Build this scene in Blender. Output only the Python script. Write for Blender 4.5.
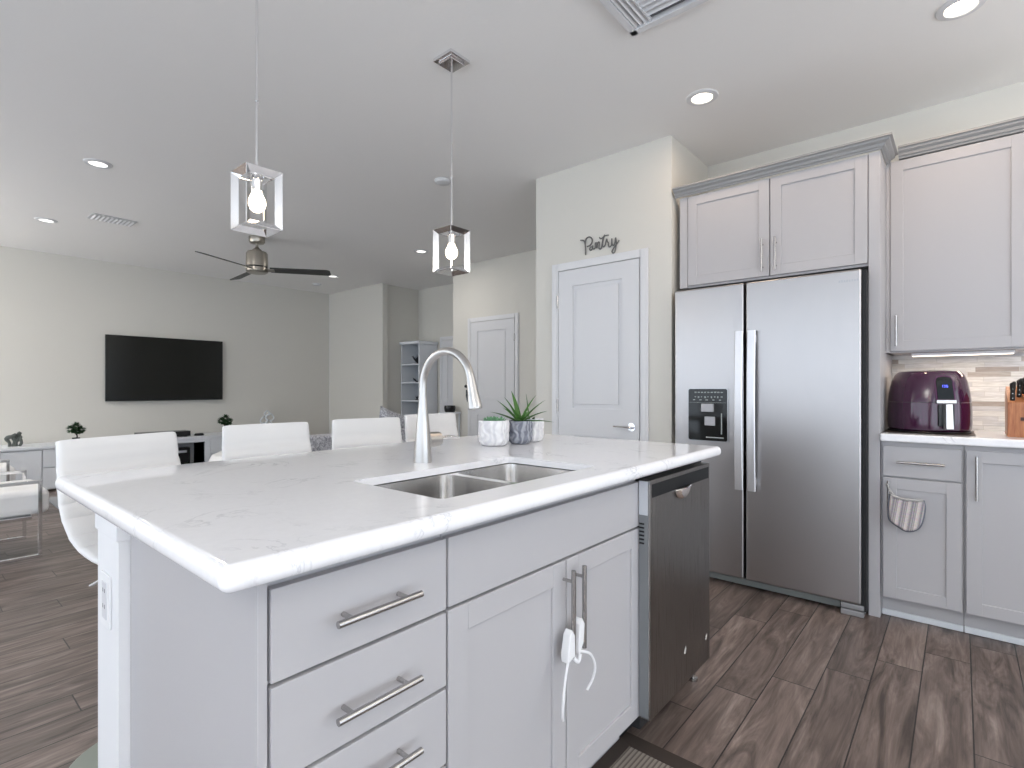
import bpy, bmesh, math, random
from mathutils import Vector, Matrix
random.seed(4)
for o in list(bpy.data.objects): bpy.data.objects.remove(o, do_unlink=True)
SC = bpy.context.scene
COL = SC.collection

# ------------------------------------------------------------------ camera
cam = bpy.data.cameras.new('camera'); camo = bpy.data.objects.new('camera', cam); COL.objects.link(camo)
camo.location = (0, 0, 1.14)
camo.rotation_euler = (math.radians(90), 0, math.radians(40.42 - 90))
cam.sensor_width = 36; cam.lens = 527 / 1024 * 36; cam.shift_y = 3.4 / 1024; cam.clip_start = 0.02
SC.camera = camo

# ------------------------------------------------------------------ world, daylight, exposure
vs = SC.view_settings
vs.view_transform = 'Standard'; vs.look = 'None'; vs.gamma = 1; vs.use_curve_mapping = False
vs.exposure = 0.46
W = bpy.data.worlds.new('world'); SC.world = W; W.use_nodes = True
W.node_tree.nodes['Background'].inputs[0].default_value = (0.72, 0.84, 1.0, 1)
W.node_tree.nodes['Background'].inputs[1].default_value = .8

def area(name, loc, rot, sx, sy, power, col=(1, 1, 1), shape='RECTANGLE', spread=None):
    l = bpy.data.lights.new(name, 'AREA'); l.shape = shape; l.size = sx; l.size_y = sy
    l.energy = power; l.color = col
    if spread: l.spread = spread
    o = bpy.data.objects.new(name, l); o.location = loc; o.rotation_euler = rot; COL.objects.link(o); return o
R90 = math.radians(90)
DAY = (0.85, 0.92, 1.0)
WARM = (1.0, 0.74, 0.50)
# daylight standing in the glass doors and windows of the two walls outside the frame
TILT = math.radians(22)   # upward tip added to the daylight lamps to brighten the ceiling
area('daylight_patio', (-3.25, 2.25, 1.20), (0, -R90 - TILT, 0), 2.7, 8.7, 74, DAY)
area('daylight_living', (-3.25, 7.3, 1.20), (0, -R90 - TILT, 0), 2.4, 1.3, 34, DAY)
area('daylight_dining', (0.2, -3.15, 1.25), (R90 + TILT, 0, 0), 5.4, 2.5, 62, DAY)

# ------------------------------------------------------------------ helpers
def ident(): return Matrix.Identity(4)
def frame(O, U, N):
    """local x = U, local z = world up as 'v', local y = outward N"""
    U = Vector(U); N = Vector(N); V = Vector((0, 0, 1))
    return Matrix(((U.x, N.x, V.x, O[0]), (U.y, N.y, V.y, O[1]), (U.z, N.z, V.z, O[2]), (0, 0, 0, 1)))

def box(bm, x0, x1, y0, y1, z0, z1, bev=0, M=None, seg=2):
    x0, x1 = min(x0, x1), max(x0, x1); y0, y1 = min(y0, y1), max(y0, y1); z0, z1 = min(z0, z1), max(z0, z1)
    r = bmesh.ops.create_cube(bm, size=1)
    vs_ = r['verts']
    for v in vs_:
        v.co = Vector((x0 + (v.co.x + .5) * (x1 - x0), y0 + (v.co.y + .5) * (y1 - y0), z0 + (v.co.z + .5) * (z1 - z0)))
    if bev > 0:
        es = list({e for v in vs_ for e in v.link_edges})
        rr = bmesh.ops.bevel(bm, geom=es, offset=bev, segments=seg, affect='EDGES', profile=.5)
        vs_ = list({v for f in rr['faces'] for v in f.verts} | {v for v in vs_ if v.is_valid})
        allv = set(vs_)
        for v in list(allv):
            for f in v.link_faces: allv.update(f.verts)
        vs_ = list(allv)
    if M is not None: bmesh.ops.transform(bm, matrix=M, verts=vs_)
    return vs_

def cyl(bm, p0, p1, r0, r1=None, seg=20, caps=True):
    r1 = r0 if r1 is None else r1
    p0 = Vector(p0); p1 = Vector(p1); d = p1 - p0
    q = d.to_track_quat('Z', 'Y').to_matrix().to_4x4()
    M = Matrix.Translation((p0 + p1) / 2) @ q
    r = bmesh.ops.create_cone(bm, cap_ends=caps, segments=seg, radius1=r0, radius2=r1, depth=d.length, matrix=M)
    return r['verts']

def lathe(bm, prof, c=(0, 0, 0), seg=28, sx=1, sy=1, fn=None):
    rings = []
    for r, z in prof:
        if r < 1e-6: rings.append([bm.verts.new((c[0], c[1], c[2] + z))])
        else:
            ring = []
            for i in range(seg):
                a = 2 * math.pi * i / seg
                k = fn(a, z) if fn else 1
                ring.append(bm.verts.new((c[0] + r * k * math.cos(a) * sx, c[1] + r * k * math.sin(a) * sy, c[2] + z)))
            rings.append(ring)
    for A, B in zip(rings, rings[1:]):
        if len(A) == 1 and len(B) == 1: continue
        for i in range(seg):
            j = (i + 1) % seg
            if len(A) == 1: bm.faces.new((A[0], B[j], B[i]))
            elif len(B) == 1: bm.faces.new((A[i], A[j], B[0]))
            else: bm.faces.new((A[i], A[j], B[j], B[i]))

def tube(bm, pts, rad, seg=12, flat=None):
    """sweep a circle along pts; rad number or list; closed ends"""
    P = [Vector(p) for p in pts]; n = len(P)
    R = rad if isinstance(rad, (list, tuple)) else [rad] * n
    t0 = (P[1] - P[0]).normalized()
    up = Vector((0, 0, 1)) if abs(t0.z) < .9 else Vector((1, 0, 0))
    u = t0.cross(up).normalized(); rings = []
    for i in range(n):
        t = (P[min(i + 1, n - 1)] - P[max(i - 1, 0)]).normalized()
        u = (u - t * u.dot(t)).normalized(); v = t.cross(u)
        rings.append([bm.verts.new(P[i] + (u * math.cos(2 * math.pi * k / seg) + v * math.sin(2 * math.pi * k / seg) * (flat or 1)) * R[i]) for k in range(seg)])
    for A, B in zip(rings, rings[1:]):
        for k in range(seg): bm.faces.new((A[k], A[(k + 1) % seg], B[(k + 1) % seg], B[k]))
    bm.faces.new(rings[0][::-1]); bm.faces.new(rings[-1])

def smooth_pts(pts, n=6):
    P = [Vector(p) for p in pts]; out = []
    for i in range(len(P) - 1):
        a = P[max(i - 1, 0)]; b = P[i]; c = P[i + 1]; d = P[min(i + 2, len(P) - 1)]
        for k in range(n):
            t = k / n
            out.append(.5 * ((2 * b) + (c - a) * t + (2 * a - 5 * b + 4 * c - d) * t * t + (-a + 3 * b - 3 * c + d) * t ** 3))
    out.append(P[-1]); return out

def prism(bm, poly, a, b, axis='z', bev=0, M=None):
    """poly list of 2D pts; extrude along axis from a to b"""
    def mk(p, h):
        if axis == 'z': return (p[0], p[1], h)
        if axis == 'x': return (h, p[0], p[1])
        return (p[0], h, p[1])
    A = [bm.verts.new(mk(p, a)) for p in poly]; B = [bm.verts.new(mk(p, b)) for p in poly]
    n = len(poly); fs = []
    fs.append(bm.faces.new(A[::-1])); fs.append(bm.faces.new(B))
    for i in range(n): fs.append(bm.faces.new((A[i], A[(i + 1) % n], B[(i + 1) % n], B[i])))
    bmesh.ops.recalc_face_normals(bm, faces=fs)
    vs_ = A + B
    if bev:
        es = [e for f in fs[:2] for e in f.edges]
        rr = bmesh.ops.bevel(bm, geom=es, offset=bev, segments=3, affect='EDGES', profile=.5)
        s = {v for f in rr['faces'] for v in f.verts}
        for v in list(s):
            for f in v.link_faces: s.update(f.verts)
        vs_ = list(s)
    if M is not None: bmesh.ops.transform(bm, matrix=M, verts=[v for v in vs_ if v.is_valid])

def rrect(x0, x1, y0, y1, r, n=6):
    out = []
    for cx, cy, a0 in ((x1 - r, y1 - r, 0), (x0 + r, y1 - r, 90), (x0 + r, y0 + r, 180), (x1 - r, y0 + r, 270)):
        for k in range(n + 1):
            a = math.radians(a0 + 90 * k / n); out.append((cx + r * math.cos(a), cy + r * math.sin(a)))
    return out

def obj(name, bm, mat, parent=None, smooth=True, angle=35, loc=None):
    bmesh.ops.recalc_face_normals(bm, faces=bm.faces)
    me = bpy.data.meshes.new(name); bm.to_mesh(me); bm.free()
    o = bpy.data.objects.new(name, me); COL.objects.link(o)
    for m in (mat if isinstance(mat, (list, tuple)) else [mat]): me.materials.append(m)
    if parent is not None:
        top = parent
        off = Vector(top.location) if top.parent is None else Vector(top.parent.location)
        # meshes are written in world coordinates, parts keep a zero local transform
        me.transform(Matrix.Translation(-off)); o.parent = parent
    elif loc is not None:
        me.transform(Matrix.Translation(-Vector(loc))); o.location = loc
    if smooth:
        for p in me.polygons: p.use_smooth = True
        me.set_sharp_from_angle(angle=math.radians(angle))
        wn_ = o.modifiers.new('weighted_normals', 'WEIGHTED_NORMAL'); wn_.keep_sharp = True; wn_.weight = 80
    return o

def thing(name, loc, label, cat, group=None):
    o = bpy.data.objects.new(name, None); COL.objects.link(o); o.location = loc; o.empty_display_size = .05
    o['label'] = label; o['category'] = cat
    if group: o['group'] = group
    return o
def tag(o, label, cat, group=None):
    o['label'] = label; o['category'] = cat
    if group: o['group'] = group
    return o
def struct(name, bm, mat, parent=None, **k):
    o = obj(name, bm, mat, parent, **k)
    if parent is None: o['kind'] = 'structure'
    return o
def BM(): return bmesh.new()
def copy_tree(root, loc, label, rotz=None, group=None):
    r = root.copy(); COL.objects.link(r); r.location = loc
    if rotz is not None: r.rotation_euler = (0, 0, rotz)
    r['label'] = label
    if group: r['group'] = group
    for ch in [c for c in bpy.data.objects if c.parent == root]:
        c = ch.copy(); COL.objects.link(c); c.parent = r
        for g in [x for x in bpy.data.objects if x.parent == ch]:
            d = g.copy(); COL.objects.link(d); d.parent = c
    return r

# ------------------------------------------------------------------ materials
def mat(name, col, rough=.5, metal=0, spec=.5, coat=0, emis=None, estr=0, trans=0, ior=1.45, aniso=0):
    m = bpy.data.materials.new(name); m.use_nodes = True
    b = m.node_tree.nodes['Principled BSDF']
    b.inputs['Base Color'].default_value = (*col, 1); b.inputs['Roughness'].default_value = rough
    b.inputs['Metallic'].default_value = metal; b.inputs['IOR'].default_value = ior
    b.inputs['Specular IOR Level'].default_value = spec; b.inputs['Coat Weight'].default_value = coat
    b.inputs['Coat Roughness'].default_value = .05
    b.inputs['Transmission Weight'].default_value = trans; b.inputs['Anisotropic'].default_value = aniso
    if emis: b.inputs['Emission Color'].default_value = (*emis, 1); b.inputs['Emission Strength'].default_value = estr
    return m
class NT:
    def __init__(s, m): s.m = m; s.t = m.node_tree; s.b = s.t.nodes['Principled BSDF']
    def n(s, t, **k):
        x = s.t.nodes.new(t)
        for a, v in k.items(): setattr(x, a, v)
        return x
    def l(s, a, b): s.t.links.new(a, b)
    def coord(s, scale=(1, 1, 1), kind='Object'):
        tc = s.n('ShaderNodeTexCoord'); mp = s.n('ShaderNodeMapping'); mp.inputs['Scale'].default_value = scale
        s.l(tc.outputs[kind], mp.inputs['Vector']); return mp.outputs[0]
    def noise(s, vec, scale, detail=4, rough=.5, dist=0):
        x = s.n('ShaderNodeTexNoise'); x.inputs['Scale'].default_value = scale; x.inputs['Detail'].default_value = detail
        x.inputs['Roughness'].default_value = rough; x.inputs['Distortion'].default_value = dist
        s.l(vec, x.inputs['Vector']); return x
    def ramp(s, fac, stops):
        x = s.n('ShaderNodeValToRGB'); e = x.color_ramp.elements
        e[0].position, e[0].color = stops[0][0], (*stops[0][1], 1)
        e[1].position, e[1].color = stops[-1][0], (*stops[-1][1], 1)
        for p, c in stops[1:-1]: q = e.new(p); q.color = (*c, 1)
        s.l(fac, x.inputs[0]); return x.outputs[0]
    def math(s, op, a, b=None, c=None):
        x = s.n('ShaderNodeMath', operation=op)
        for i, v in enumerate((a, b, c)):
            if v is None: continue
            if isinstance(v, (int, float)): x.inputs[i].default_value = v
            else: s.l(v, x.inputs[i])
        return x.outputs[0]
    def mix(s, fac, a, b, mode='MIX'):
        x = s.n('ShaderNodeMix', data_type='RGBA', blend_type=mode)
        for i, v in ((0, fac), (6, a), (7, b)):
            if isinstance(v, (int, float)): x.inputs[i].default_value = v
            elif isinstance(v, tuple): x.inputs[i].default_value = (*v, 1)
            else: s.l(v, x.inputs[i])
        return x.outputs[2]
    def bump(s, h, strength=.2, dist=.01):
        x = s.n('ShaderNodeBump'); x.inputs['Strength'].default_value = strength; x.inputs['Distance'].default_value = dist
        s.l(h, x.inputs['Height']); s.l(x.outputs[0], s.b.inputs['Normal']); return x
def noisy(m, scale=300, strength=.08, dist=.001, stretch=(1, 1, 1)):
    t = NT(m); nz = t.noise(t.coord(stretch), scale, 3); t.bump(nz.outputs[0], strength, dist); return m

M_wall = noisy(mat('wall_paint', (.66, .64, .59), .75, spec=.25), 90, .25, .002)
M_ceil = noisy(mat('ceiling_paint', (.88, .865, .845), .85, spec=.15), 55, .22, .003)
M_trim = mat('white_trim', (.70, .70, .71), .35)
M_door = noisy(mat('door_white', (.66, .66, .675), .38), 200, .04, .001)
M_cab = noisy(mat('cabinet_grey', (.46, .45, .462), .38, spec=.4), 260, .05, .0006)
M_crown = mat('crown_grey', (.33, .325, .32), .4)
M_dark = mat('dark_gap', (.012, .012, .014), .6)
M_black = mat('black_plastic', (.012, .012, .013), .25)
M_blackgloss = mat('black_gloss', (.006, .007, .007), .08)
M_chrome = mat('chrome', (.82, .82, .83), .08, 1)
M_nickel = noisy(mat('brushed_nickel', (.50, .485, .47), .30, 1), 500, .05, .0004, (1, 1, .05))
M_handle = mat('satin_nickel', (.46, .445, .435), .26, 1)
M_leather = noisy(mat('white_leather', (.82, .81, .80), .42, spec=.45), 350, .06, .0008)
M_white = mat('white_plastic', (.82, .82, .83), .4)
M_whiteg = mat('white_lacquer', (.70, .72, .75), .3)
M_bulb = mat('bulb_glow', (1, .9, .75), .3, emis=(1, .80, .58), estr=7)
M_lenson = mat('lens_on', (1, 1, 1), .3, emis=(1, .86, .68), estr=5)
M_lensoff = mat('lens_dim', (.85, .85, .85), .3, emis=(1, .95, .90), estr=1.6)
M_led = mat('led_strip', (1, 1, 1), .3, emis=(1, .86, .70), estr=1.6)
M_lcd = mat('blue_digits', (.1, .1, .9), .3, emis=(.12, .16, 1), estr=2.2)
M_fan = mat('fan_blade', (.055, .055, .05), .45)
M_purple = mat('purple_gloss', (.042, .005, .030), .12, coat=.6)
M_leaf = mat('leaf_green', (.06, .16, .03), .45)
M_leafd = mat('leaf_dark', (.012, .05, .012), .5)
M_succ = mat('succulent_green', (.17, .36, .19), .5)
M_soil = mat('soil', (.03, .022, .016), .9)
M_potw = mat('white_ceramic', (.78, .77, .76), .3)
M_potg = mat('grey_ceramic', (.27, .28, .31), .3)
M_basegrey = mat('stool_base_metal', (.25, .28, .25), .35, .6)
M_sky = mat('bedding', (.4, .4, .4), .5)

# floor: wood-look plank tiles, running along X, each row shifted
M_floor = mat('plank_tile', (.1, .08, .07), .34, spec=.5)
t = NT(M_floor); vec = t.coord()
sp = t.n('ShaderNodeSeparateXYZ'); t.l(vec, sp.inputs[0])
v = t.math('DIVIDE', t.math('SUBTRACT', sp.outputs[1], .118), .1495); row = t.math('FLOOR', v); fv = t.math('SUBTRACT', v, row)
u = t.math('DIVIDE', t.math('ADD', t.math('SUBTRACT', sp.outputs[0], 2.67), t.math('MULTIPLY', row, .21)), .91)
colm = t.math('FLOOR', u); fu = t.math('SUBTRACT', u, colm)
dv = t.math('MULTIPLY', t.math('MINIMUM', fv, t.math('SUBTRACT', 1, fv)), .1495)
du = t.math('MULTIPLY', t.math('MINIMUM', fu, t.math('SUBTRACT', 1, fu)), .91)
d = t.math('MINIMUM', dv, du)
grout = t.math('LESS_THAN', d, .0022)
cb = t.n('ShaderNodeCombineXYZ'); t.l(colm, cb.inputs[0]); t.l(row, cb.inputs[1])
wn = t.n('ShaderNodeTexWhiteNoise', noise_dimensions='2D'); t.l(cb.outputs[0], wn.inputs['Vector'])
off = t.n('ShaderNodeVectorMath', operation='MULTIPLY_ADD'); t.l(wn.outputs['Color'], off.inputs[0]); off.inputs[1].default_value = (40, 40, 40); t.l(vec, off.inputs[2])
mp = t.n('ShaderNodeMapping'); mp.inputs['Scale'].default_value = (1.3, 9, 1); t.l(off.outputs[0], mp.inputs['Vector'])
g1 = t.noise(mp.outputs[0], 1.6, 6, .62, 1.6); 
mp2 = t.n('ShaderNodeMapping'); mp2.inputs['Scale'].default_value = (3, 70, 1); t.l(off.outputs[0], mp2.inputs['Vector'])
g2 = t.noise(mp2.outputs[0], 2, 4, .6, .4)
base = t.ramp(g1.outputs[0], [(.30, (.075, .056, .048)), (.46, (.150, .112, .096)), (.58, (.215, .165, .142)), (.74, (.34, .272, .24))])
fine = t.ramp(g2.outputs[0], [(.3, (.72, .72, .72)), (.7, (1.12, 1.12, 1.12))])
c1 = t.mix(.8, base, fine, 'MULTIPLY')
val = t.math('MULTIPLY_ADD', wn.outputs['Value'], .5, .72)
vc = t.n('ShaderNodeCombineXYZ'); [t.l(val, vc.inputs[i]) for i in range(3)]
c2 = t.mix(1.0, c1, vc.outputs[0], 'MULTIPLY')
c3 = t.mix(grout, c2, (.024, .020, .018))
t.l(c3, t.b.inputs['Base Color'])
bh = t.math('SUBTRACT', t.math('MULTIPLY', g2.outputs[0], .25), grout)
t.bump(bh, .25, .002)
rg = t.ramp(g1.outputs[0], [(.3, (.42, .42, .42)), (.7, (.30, .30, .30))]); t.l(rg, t.b.inputs['Roughness'])

# white quartz with soft grey veins
M_quartz = mat('white_quartz', (.78, .77, .77), .06, spec=.5)
t = NT(M_quartz); vec = t.coord()
w1 = t.noise(vec, 3.2, 9, .62, 1.4)
vein = t.math('ABSOLUTE', t.math('SUBTRACT', w1.outputs[0], .5))
vm = t.ramp(vein, [(0, (1, 1, 1)), (.016, (0, 0, 0))])
patch = t.ramp(t.noise(vec, 5, 3).outputs[0], [(.50, (0, 0, 0)), (.66, (1, 1, 1))])
vmask = t.mix(1.0, vm, patch, 'MULTIPLY')
fl = t.ramp(t.noise(vec, 60, 4, .7).outputs[0], [(.35, (.87, .865, .885)), (.62, (.895, .89, .91))])
bwf = t.n('ShaderNodeRGBToBW'); t.l(vmask, bwf.inputs[0])
t.l(t.mix(t.math('MULTIPLY', bwf.outputs[0], .6), fl, (.50, .50, .53)), t.b.inputs['Base Color'])

# brushed stainless for the appliance doors
def steel(name, col, rough, stretch, strength=.25):
    m = mat(name, col, rough, 1)
    t = NT(m); nz = t.noise(t.coord(stretch), 90, 3, .6)
    t.bump(nz.outputs[0], strength, .0006)
    r = t.ramp(nz.outputs[0], [(.3, (rough * .85,) * 3), (.7, (rough * 1.15,) * 3)]); t.l(r, t.b.inputs['Roughness'])
    return m
M_steel = steel('fridge_stainless', (.475, .46, .46), .34, (1, 8, .05), .35)
M_dwsteel = steel('dishwasher_stainless', (.25, .24, .23), .30, (8, 1, .05), .03)
M_sink = steel('sink_steel', (.80, .785, .77), .17, (3, 3, .5), .05)

# backsplash mosaic: long thin marble strips
M_splash = mat('mosaic_strips', (.7, .66, .6), .25)
t = NT(M_splash); vec = t.coord()
sp = t.n('ShaderNodeSeparateXYZ'); t.l(vec, sp.inputs[0])
v = t.math('DIVIDE', sp.outputs[2], .026); row = t.math('FLOOR', v); fv = t.math('SUBTRACT', v, row)
wr = t.n('ShaderNodeTexWhiteNoise', noise_dimensions='1D'); t.l(row, wr.inputs['W'])
u = t.math('ADD', t.math('DIVIDE', sp.outputs[1], .17), t.math('MULTIPLY', wr.outputs['Value'], 1.0))
cm = t.math('FLOOR', u); fu = t.math('SUBTRACT', u, cm)
cb = t.n('ShaderNodeCombineXYZ'); t.l(cm, cb.inputs[0]); t.l(row, cb.inputs[1])
wn = t.n('ShaderNodeTexWhiteNoise', noise_dimensions='2D'); t.l(cb.outputs[0], wn.inputs['Vector'])
pal = t.ramp(wn.outputs['Value'], [(0, (.36, .30, .26)), (.14, (.52, .46, .41)), (.3, (.70, .67, .62)), (.6, (.80, .78, .75)), (1, (.62, .60, .60))])
stv = t.noise(t.coord((1, 3, 30)), 4, 4, .6, .5)
st = t.ramp(stv.outputs[0], [(.35, (.80, .79, .78)), (.65, (1.05, 1.05, 1.05))])
cc = t.mix(1.0, pal, st, 'MULTIPLY')
dd = t.math('MINIMUM', t.math('MULTIPLY', t.math('MINIMUM', fv, t.math('SUBTRACT', 1, fv)), .026), t.math('MULTIPLY', t.math('MINIMUM', fu, t.math('SUBTRACT', 1, fu)), .17))
gr = t.math('LESS_THAN', dd, .0008)
t.l(t.mix(gr, cc, (.55, .52, .48)), t.b.inputs['Base Color']); t.bump(t.math('SUBTRACT', 1, gr), .3, .001)

def ripple(m, c1, c2):
    t = NT(m); vec = t.coord((1, 1, .55))
    nz = t.noise(vec, 26, 2, .5); wv = t.n('ShaderNodeTexWave'); wv.inputs['Scale'].default_value = 16; wv.inputs['Distortion'].default_value = 9; wv.inputs['Detail'].default_value = 1; wv.inputs['Detail Scale'].default_value = 1.2
    t.l(vec, wv.inputs['Vector']); t.l(t.ramp(wv.outputs['Fac'], [(.25, c1), (.8, c2)]), t.b.inputs['Base Color']); t.bump(wv.outputs['Fac'], .5, .003)
ripple(M_potg, (.17, .18, .22), (.36, .37, .41)); ripple(M_potw, (.70, .69, .71), (.82, .81, .81))
# knife block wood
M_wood = mat('orange_wood', (.36, .13, .05), .35)
t = NT(M_wood); nz = t.noise(t.coord((14, 14, 1.5)), 6, 5, .6, .8)
t.l(t.ramp(nz.outputs[0], [(.3, (.26, .085, .032)), (.7, (.48, .20, .085))]), t.b.inputs['Base Color'])
# oven mitt stripes
M_mitt = mat('striped_cloth', (.5, .5, .5), .9)
t = NT(M_mitt); vec = t.coord(); sp = t.n('ShaderNodeSeparateXYZ'); t.l(vec, sp.inputs[0])
nz = t.noise(vec, 160, 2)
w = t.math('FRACT', t.math('ADD', t.math('MULTIPLY', sp.outputs[1], 27), t.math('MULTIPLY', sp.outputs[2], 4)))
stp = t.ramp(w, [(0, (.24, .23, .25)), (.14, (.42, .38, .38)), (.24, (.62, .55, .53)), (.5, (.68, .61, .59)), (.56, (.30, .27, .28)), (.66, (.55, .49, .48)), (.74, (.24, .23, .25)), (.86, (.50, .45, .45)), (1, (.22, .21, .24))])
t.l(t.mix(.35, stp, nz.outputs[1], 'OVERLAY'), t.b.inputs['Base Color']); t.bump(nz.outputs[0], .5, .002)
M_mittedge = mat('grey_binding', (.13, .14, .17), .85)
# mat in front of island
M_mat = mat('woven_mat', (.2, .17, .15), .85)
t = NT(M_mat); vec = t.coord(); sp = t.n('ShaderNodeSeparateXYZ'); t.l(vec, sp.inputs[0])
w = t.math('FRACT', t.math('MULTIPLY', sp.outputs[1], 75))
t.l(t.ramp(w, [(0, (.11, .09, .075)), (.3, (.12, .10, .085)), (.5, (.26, .225, .195)), (1, (.27, .235, .20))]), t.b.inputs['Base Color'])
M_matedge = mat('mat_border', (.045, .033, .027), .8)
# silver crushed fabric
M_silver = mat('silver_fabric', (.45, .46, .49), .5, spec=.6)
t = NT(M_silver); nz = t.noise(t.coord(), 26, 4, .6, 2.5)
t.l(t.ramp(nz.outputs[0], [(.36, (.22, .22, .25)), (.5, (.45, .45, .48)), (.62, (.68, .68, .71))]), t.b.inputs['Base Color']); t.bump(nz.outputs[0], .4, .004)
M_rug = noisy(mat('area_rug', (.34, .35, .37), .95), 60, .6, .006)
M_tv = mat('tv_screen', (.008, .009, .008), .16)
M_glass = mat('clear_glass', (1, 1, 1), .0, trans=1, ior=1.2)

# ------------------------------------------------------------------ room shell
CZ = 2.71
def slab(name, x0, x1, y0, y1, z0=0, z1=CZ, m=M_wall):
    bm = BM(); box(bm, x0, x1, y0, y1, z0, z1); return struct(name, bm, m, smooth=False)
slab('floor', -3.0, 5.7, -2.85, 8.3, -.1, 0, M_floor)
slab('ceiling', -3.0, 5.7, -2.85, 8.3, CZ, CZ + .1, M_ceil)
slab('wall_television', -2.9, 4.771, 8.11, 8.25)
slab('wall_wing', 4.772, 4.865, 6.62, 8.11)
slab('wall_hall_end', 4.871, 5.5, 6.67, 6.81)
slab('wall_hall_side', 5.5, 5.62, 4.95, 6.67)
slab('wall_hall_return', 4.87, 5.5, 4.95, 5.06)
slab('wall_door', 4.75, 4.87, 2.437, 5.06)
slab('wall_pantry_far', 3.261, 4.87, 2.316, 2.436)
slab('wall_pantry', 3.14, 3.26, 1.37, 2.436)
slab('wall_pantry_side', 3.261, 3.76, 1.37, 1.49)
slab('wall_fridge', 3.76, 3.88, -2.72, 1.369)
def wall_with_opening(name, axis, c0, c1, a0, a1, ops):
    bm = BM(); cur = a0
    def b(u0, u1, z0, z1):
        if axis == 'x': box(bm, c0, c1, u0, u1, z0, z1)
        else: box(bm, u0, u1, c0, c1, z0, z1)
    for (u0, u1, z0, z1) in ops:
        b(cur, u0, 0, CZ)
        if z0 > 0: b(u0, u1, 0, z0)
        b(u0, u1, z1, CZ); cur = u1
    b(cur, a1, 0, CZ)
    return struct(name, bm, M_wall, smooth=False)
wall_with_opening('wall_left', 'x', -2.9, -2.78, -2.72, 8.25, [(-2.0, 6.5, .06, 2.58), (6.7, 7.9, .2, 2.42)])
wall_with_opening('wall_behind', 'y', -2.84, -2.72, -2.9, 3.88, [(-2.4, 2.8, .2, 2.5)])
bm = BM()
for yy in (-2.0, .12, 2.25, 4.36, 6.46): box(bm, -2.83, -2.79, yy, yy + .04, .06, 2.58)
box(bm, -2.83, -2.79, -2.0, 6.5, .06, .11); box(bm, -2.83, -2.79, -2.0, 6.5, 2.53, 2.58)
struct('door_4', bm, M_trim, smooth=False)

# ------------------------------------------------------------------ panel doors of the room
def panel_door(name, X, y0, y1, ztop, knob_y, ybs, lever_dir, hinges=None):
    """door in a wall whose face is x=X facing -X"""
    d = BM(); t0 = .012
    Mx = frame((X, y1, 0), (0, -1, 0), (-1, 0, 0)); w = y1 - y0
    s = ybs
    # stiles, rails and two raised panels
    box(d, .002, s, .001, t0 + .006, .01, ztop, .002, Mx); box(d, w - s, w - .002, .001, t0 + .006, .01, ztop, .002, Mx)
    zr = [(.01, .22), (.80, ztop - .98), (ztop - .115, ztop)]
    for a, b in zr: box(d, s - .004, w - s + .004, .001, t0 + .006, a, b, .002, Mx)
    for a, b in ((.22, .80), (ztop - .98, ztop - .115)):
        box(d, s - .01, w - s + .01, .001, t0 - .004, a - .01, b + .01, 0, Mx)
        box(d, s + .028, w - s - .028, t0 - .004, t0 + .003, a + .028, b - .028, .004, Mx)
    o = struct(name, d, M_door)
    c = BM(); cw = .055
    for (a, b, e, f) in ((-cw - .004, -.004, 0, ztop + .004 + cw), (w + .004, w + .004 + cw, 0, ztop + .004 + cw), (-.004, w + .004, ztop + .004, ztop + .004 + cw)):
        box(c, a, b, .001, .016, e, f, .003, Mx)
        box(c, a + .012, b - .012 if b - a < .2 else b, .016, .021, e, f - .01, .002, Mx)
    obj('door_casing', c, M_trim, o)
    if knob_y is not None:
        k = BM()
        cyl(k, (X - .018, knob_y, .88), (X - .026, knob_y, .88), .030, .028); cyl(k, (X - .026, knob_y, .88), (X - .055, knob_y, .88), .012)
        tube(k, smooth_pts([(X - .055, knob_y, .88), (X - .062, knob_y + lever_dir * .02, .882), (X - .060, knob_y + lever_dir * .11, .884)], 5), [.012] * 6 + [.008] * 5, flat=.7)
        obj('door_handle', k, M_chrome, o)
    if hinges:
        for hy, hz in hinges:
            h = BM(); cyl(h, (X - .021, hy, hz - .045), (X - .021, hy, hz + .045), .006, seg=10); obj('hinge', h, M_handle, o)
    return o
panel_door('door_1', 3.14, 1.580, 2.220, 1.975, 1.634, .125, 1, [(2.222, 1.76), (2.222, 1.01)])
panel_door('door_2', 4.75, 3.995, 4.715, 1.955, 4.66, .12, -1, [(3.993, 1.73)])
panel_door('door_3', 5.5, 5.25, 6.08, 1.86, None, .12, 1)

# "Pantry" script sign
strokes = [
 [(175,262),(215,262),(240,280),(255,330),(262,420),(262,508)],
 [(258,330),(268,245),(310,208),(352,215),(376,250),(366,310),(330,350),(288,368)],
 [(372,372),(345,380),(330,412),(350,432),(378,405),(384,352),(388,400),(408,408)],
 [(408,408),(424,388),(428,300),(432,388),(445,315),(458,306),(457,395),(462,340),(482,290),(497,302),(492,395),(512,412)],
 [(512,412),(535,380),(550,300),(566,220),(592,165)],
 [(548,330),(556,362),(578,368),(600,335)],
 [(498,212),(530,235),(590,185),(655,172)],
 [(600,335),(612,270),(625,235),(634,285),(652,300),(655,360),(680,372),(705,345)],
 [(705,345),(712,228),(714,320),(738,350),(762,300),(776,215),(785,320),(766,440),(735,478),(714,450),(742,395),(800,312),(835,258)]]
import itertools
f_, th = 527., math.radians(40.42)
def sign_pt(zx, zy):
    # measured outline of the lettering expressed in metres on the wall plane
    a = (570 + zx / 17.07 - 512) / f_; b = (225 + zy / 17.07 - 387.4) / f_
    rx = math.cos(th) + a * math.sin(th); ry = math.sin(th) - a * math.cos(th)
    k = 3.13 / rx
    return (3.132, ry * k, 1.14 - b * k)
bm = BM()
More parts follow.
